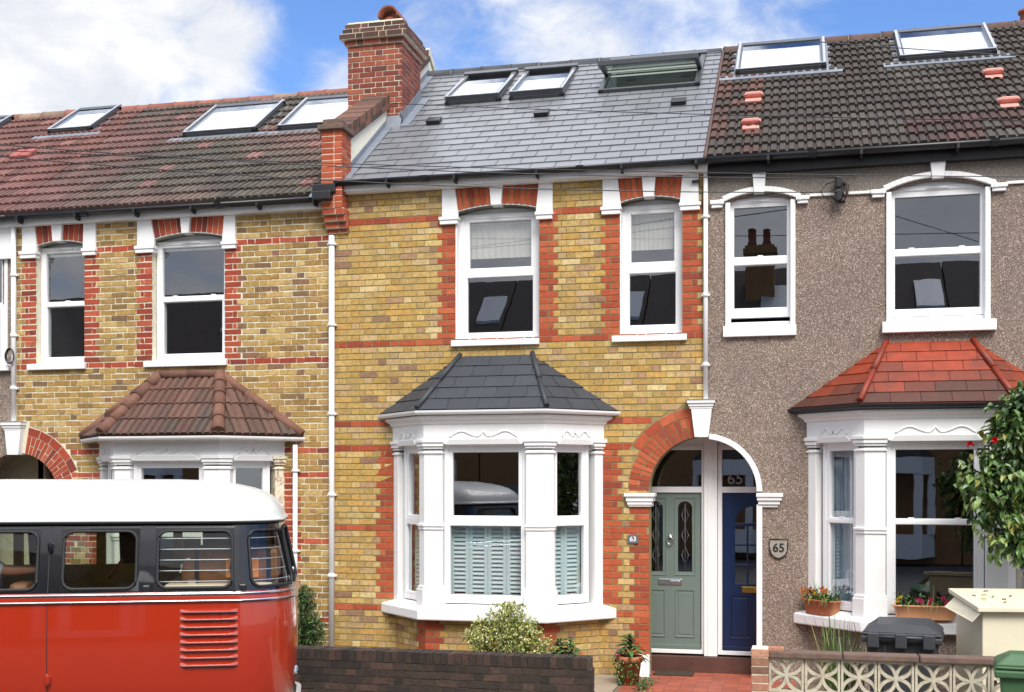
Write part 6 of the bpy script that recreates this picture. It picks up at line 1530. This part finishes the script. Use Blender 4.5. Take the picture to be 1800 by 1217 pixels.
m = MB().fr(o=(-.19, -.0, 1.50), u=(1, 0), n=(0, -1)); m.slab(SH, 0, .018); m.build('plate', 'shield', S2, bevel=.003)
m = MB().fr(o=(-.19, -.0, 1.50), u=(1, 0), n=(0, -1)); m.tube([(x, .018, z) for x, z in SH], .0085, 6, closed=True); m.build('border', 'black', S2)
m = MB().fr(o=(-.19, -.0, 1.50), u=(1, 0), n=(0, -1)); text_mesh(m, '65', 0, .008, .135, .019, .005, bold=.0015); m.build('number', 'black', S2, normals=False)
m = MB(); m.box(-1.62, -1.16, .03, .34, .004, .022); tag(m.build('doormat', 'mat', None, origin=(-1.4, .2, .004), bevel=.004), 'dark coir doormat on the red tiles below the sage green door', 'doormat')
CB = thing('cable_bracket', 'black cable bracket with two insulators on the upper pebbledash wall', 'bracket', (.48, -.06, 5.52))
for z in (5.585, 5.44):
    m = MB(); m.box(.42, .50, -.15, -.05, z - .045, z + .045); m.box(.435, .485, -.16, -.04, z - .06, z + .06); m.build('insulator', 'black', CB, bevel=.008)
m = MB(); m.tube([(.52, -.01, 5.60), (.56, -.08, 5.56), (.55, -.1, 5.45), (.52, -.09, 5.37), (.47, -.06, 5.38)], .018, 8); m.tube([(.48, 0, 5.63), (.48, -.1, 5.61), (.50, -.12, 5.50), (.52, -.1, 5.42)], .012, 8); m.build('bracket_arm', 'fardark', CB)
m = MB(); m.tube([(.44, -.12, 5.60), (.33, -.10, 5.58), (.27, -.09, 5.5), (.32, -.08, 5.42), (.43, -.1, 5.41)], .006, 6); m.build('cable_loop', 'black', CB)
def wire(label, a, b, sag, r=.006):
    m = MB(); a, b = Vector(a), Vector(b); n = 40; pts = [lerp(a, b, i / n) + Vector((0, 0, -sag * 4 * (i / n) * (1 - i / n))) for i in range(n + 1)]
    m.tube(pts, r, 5); tag(m.build('overhead_cable', 'black', None, origin=tuple(a)), label, 'cable', 'overhead cables across the fronts')
def wp(x, y, Y):
    u, v = (x - 900) / 2081, (850 - y) / 2081; t = (13.76 + Y) / (math.cos(TH) + u * math.sin(TH)); return (t * (-math.sin(TH) + u * math.cos(TH)), Y, 2.24 + t * v)
wire('long cable sagging low over both roofs to the cable bracket', wp(-60, 250, -3.4), (.46, -.15, 5.63), .10)
wire('cable running down to the lower insulator of the bracket', wp(-60, 270, -3.0), (.46, -.15, 5.47), .12)
wire('cable running from the brick chimney across the grey slate roof', wp(690, 182, 1.5), wp(1900, 214, -2.6), .03, .005)
wire('cable passing just in front of the dark gutter', wp(-60, 262, -2.2), wp(1900, 312, -1.2), .06, .005)
wire('cable crossing in front of the rooflights of the dark tiled roof', wp(1440, 74, -1.6), wp(1960, 108, -1.6), .01, .005)
m = MB(); m.tube([(-1.16, -.06, 5.70), (-1.08, -.06, 5.712)], .017, 8); m.tube([(-1.09, -.06, 5.70), (-1.04, -.035, 5.6), (-1.03, -.03, 5.2)], .006, 5); tag(m.build('cable_clamp', 'black', None, origin=(-1.1, -.06, 5.7)), 'small black cable clamp beside the white downpipe at the eaves', 'clamp')
m = MB()
for k in range(4): m.tube([(-10.09 + (.055 + .004 * k) * math.sin(6.2832 * i / 20), -.10 - .006 * k, 3.92 + (.09 + .004 * k) * math.cos(6.2832 * i / 20)) for i in range(20)], .008, 6, closed=True)
tag(m.build('cable_coil', 'black', None, origin=(-10.09, -.1, 3.92)), 'coil of black cable hung on the white downpipe at far left', 'cable')

# ------------------------------------------------------------------ the other side of the street (seen mirrored in the panes)
def far_house(x0, x1, label, seed):
    q = random.Random(seed); Hh = thing('terraced_house', label, 'house', ((x0 + x1) / 2, -22.5, 0)); yf = -21.5
    m = MB(); m.box(x0, x1, -29, yf, 0, 5.75); m.build('wall', 'farbrick', Hh)
    m = MB(); m.hexa([(x0, yf + .2, 5.7), (x1, yf + .2, 5.7), (x1, -25.2, 5.7), (x0, -25.2, 5.7)], [(x0, yf + .2, 5.8), (x1, yf + .2, 5.8), (x1, -25.2, 9.15), (x0, -25.2, 9.15)]); m.hexa([(x0, -29.2, 5.7), (x1, -29.2, 5.7), (x1, -25.2, 5.7), (x0, -25.2, 5.7)], [(x0, -29.2, 5.8), (x1, -29.2, 5.8), (x1, -25.21, 9.15), (x0, -25.21, 9.15)]); m.build('roof', 'fardark', Hh)
    cx = x1 - .95
    if 'slid up' in label: m = MB(); m.box(cx - .45, cx + .45, -24.6, -23.8, 6.2, 9.7); m.box(cx - .52, cx + .52, -24.67, -23.73, 9.4, 9.6); ch = m.build('chimney', 'farbrick', Hh)
    for dx in (-.25, .22) if 'slid up' in label else ():
        m = MB(); m.lathe([(.12, 0), (.14, .1), (.11, .2), (.11, .5), (.13, .52), (.1, .55)], (cx + dx, -24.2, 9.7), 12, col=srgb(120, 66, 48)); m.build('chimney_pot', 'terracotta', ch)
    for a, b, z0, z1 in ((.5, 1.3, 3.9, 5.4), (2.0, 3.1, 3.9, 5.4)):
        m = MB().fr(u=(1, 0), n=(0, 1), o=(0, yf, 0)); border(m, x0 + a, x0 + b, z0, z1, .12, -.05, .04); m.box(x0 + a - .1, x0 + b + .1, .0, .12, z0 - .1, z0); w = m.build('window', 'upvc', Hh)
        m = MB(); m.box(x0 + a + .05, x0 + b - .05, yf + .003, yf + .006, z0 + .05, z1 - .05); m.build('pane', 'black', w)
    m = MB(); pts = [(x0 + 1.6, yf), (x0 + 2.0, yf + .7), (x0 + 3.4, yf + .7), (x0 + 3.8, yf)]; m.hexa([(x, y, 2.5) for x, y in pts], [(x, y, 2.95) for x, y in pts]); m.hexa([(x, y, 0.2) for x, y in pts], [(x, y, .85) for x, y in pts])
    for x in (x0 + 2.0, x0 + 3.2): m.box(x, x + .22, yf + .45, yf + .68, .85, 2.5)
    m.box(x0 + 1.6, x0 + 1.8, yf, yf + .2, .85, 2.5); m.box(x0 + 3.6, x0 + 3.8, yf, yf + .2, .85, 2.5); bw = m.build('bay_window', 'paint', Hh)
    m = MB(); m.hexa([(x, y, 2.96) for x, y in pts], [(x0 + 2.2, yf, 3.6), (x0 + 2.25, yf + .02, 3.6), (x0 + 3.2, yf + .02, 3.6), (x0 + 3.25, yf, 3.6)]); m.build('bay_roof', 'fardark', Hh)
    m = MB(); m.box(x0 + .35, x0 + 1.2, yf - .05, yf + .02, .1, 2.2); m.build('door', 'green_door', Hh)
    rl = MB(); zc = lambda y: 5.8 + (yf + .2 - y) * (3.35 / 3.9)
    rl.hexa([(x0 + 3.6, -23.2, zc(-23.2)), (x0 + 4.4, -23.2, zc(-23.2)), (x0 + 4.4, -24.3, zc(-24.3)), (x0 + 3.6, -24.3, zc(-24.3))], [(x0 + 3.6, -23.2, zc(-23.2) + .1), (x0 + 4.4, -23.2, zc(-23.2) + .1), (x0 + 4.4, -24.3, zc(-24.3) + .1), (x0 + 3.6, -24.3, zc(-24.3) + .1)]); rl.build('rooflight', 'alu_pale', Hh)
FH = ['far left end of the terrace across the street, mirrored in the leftmost window', 'house across the street, mirrored in the narrow window of the older brick house', 'house across the street, mirrored in the wide window above the tiled bay roof',
      'house across the street, mirrored in the wider window above the charcoal bay', 'house across the street, mirrored in the window with the short cream blind by the downpipe', 'house across the street, mirrored in the sash window whose bottom is slid up',
      'house across the street, mirrored in the wide sash window above the red bay roof', 'right end of the terrace across the street, behind the camera']
for i, lb in enumerate(FH): far_house(-27.4 + i * 4.55, -27.4 + i * 4.55 + 4.5, lb, 60 + i)
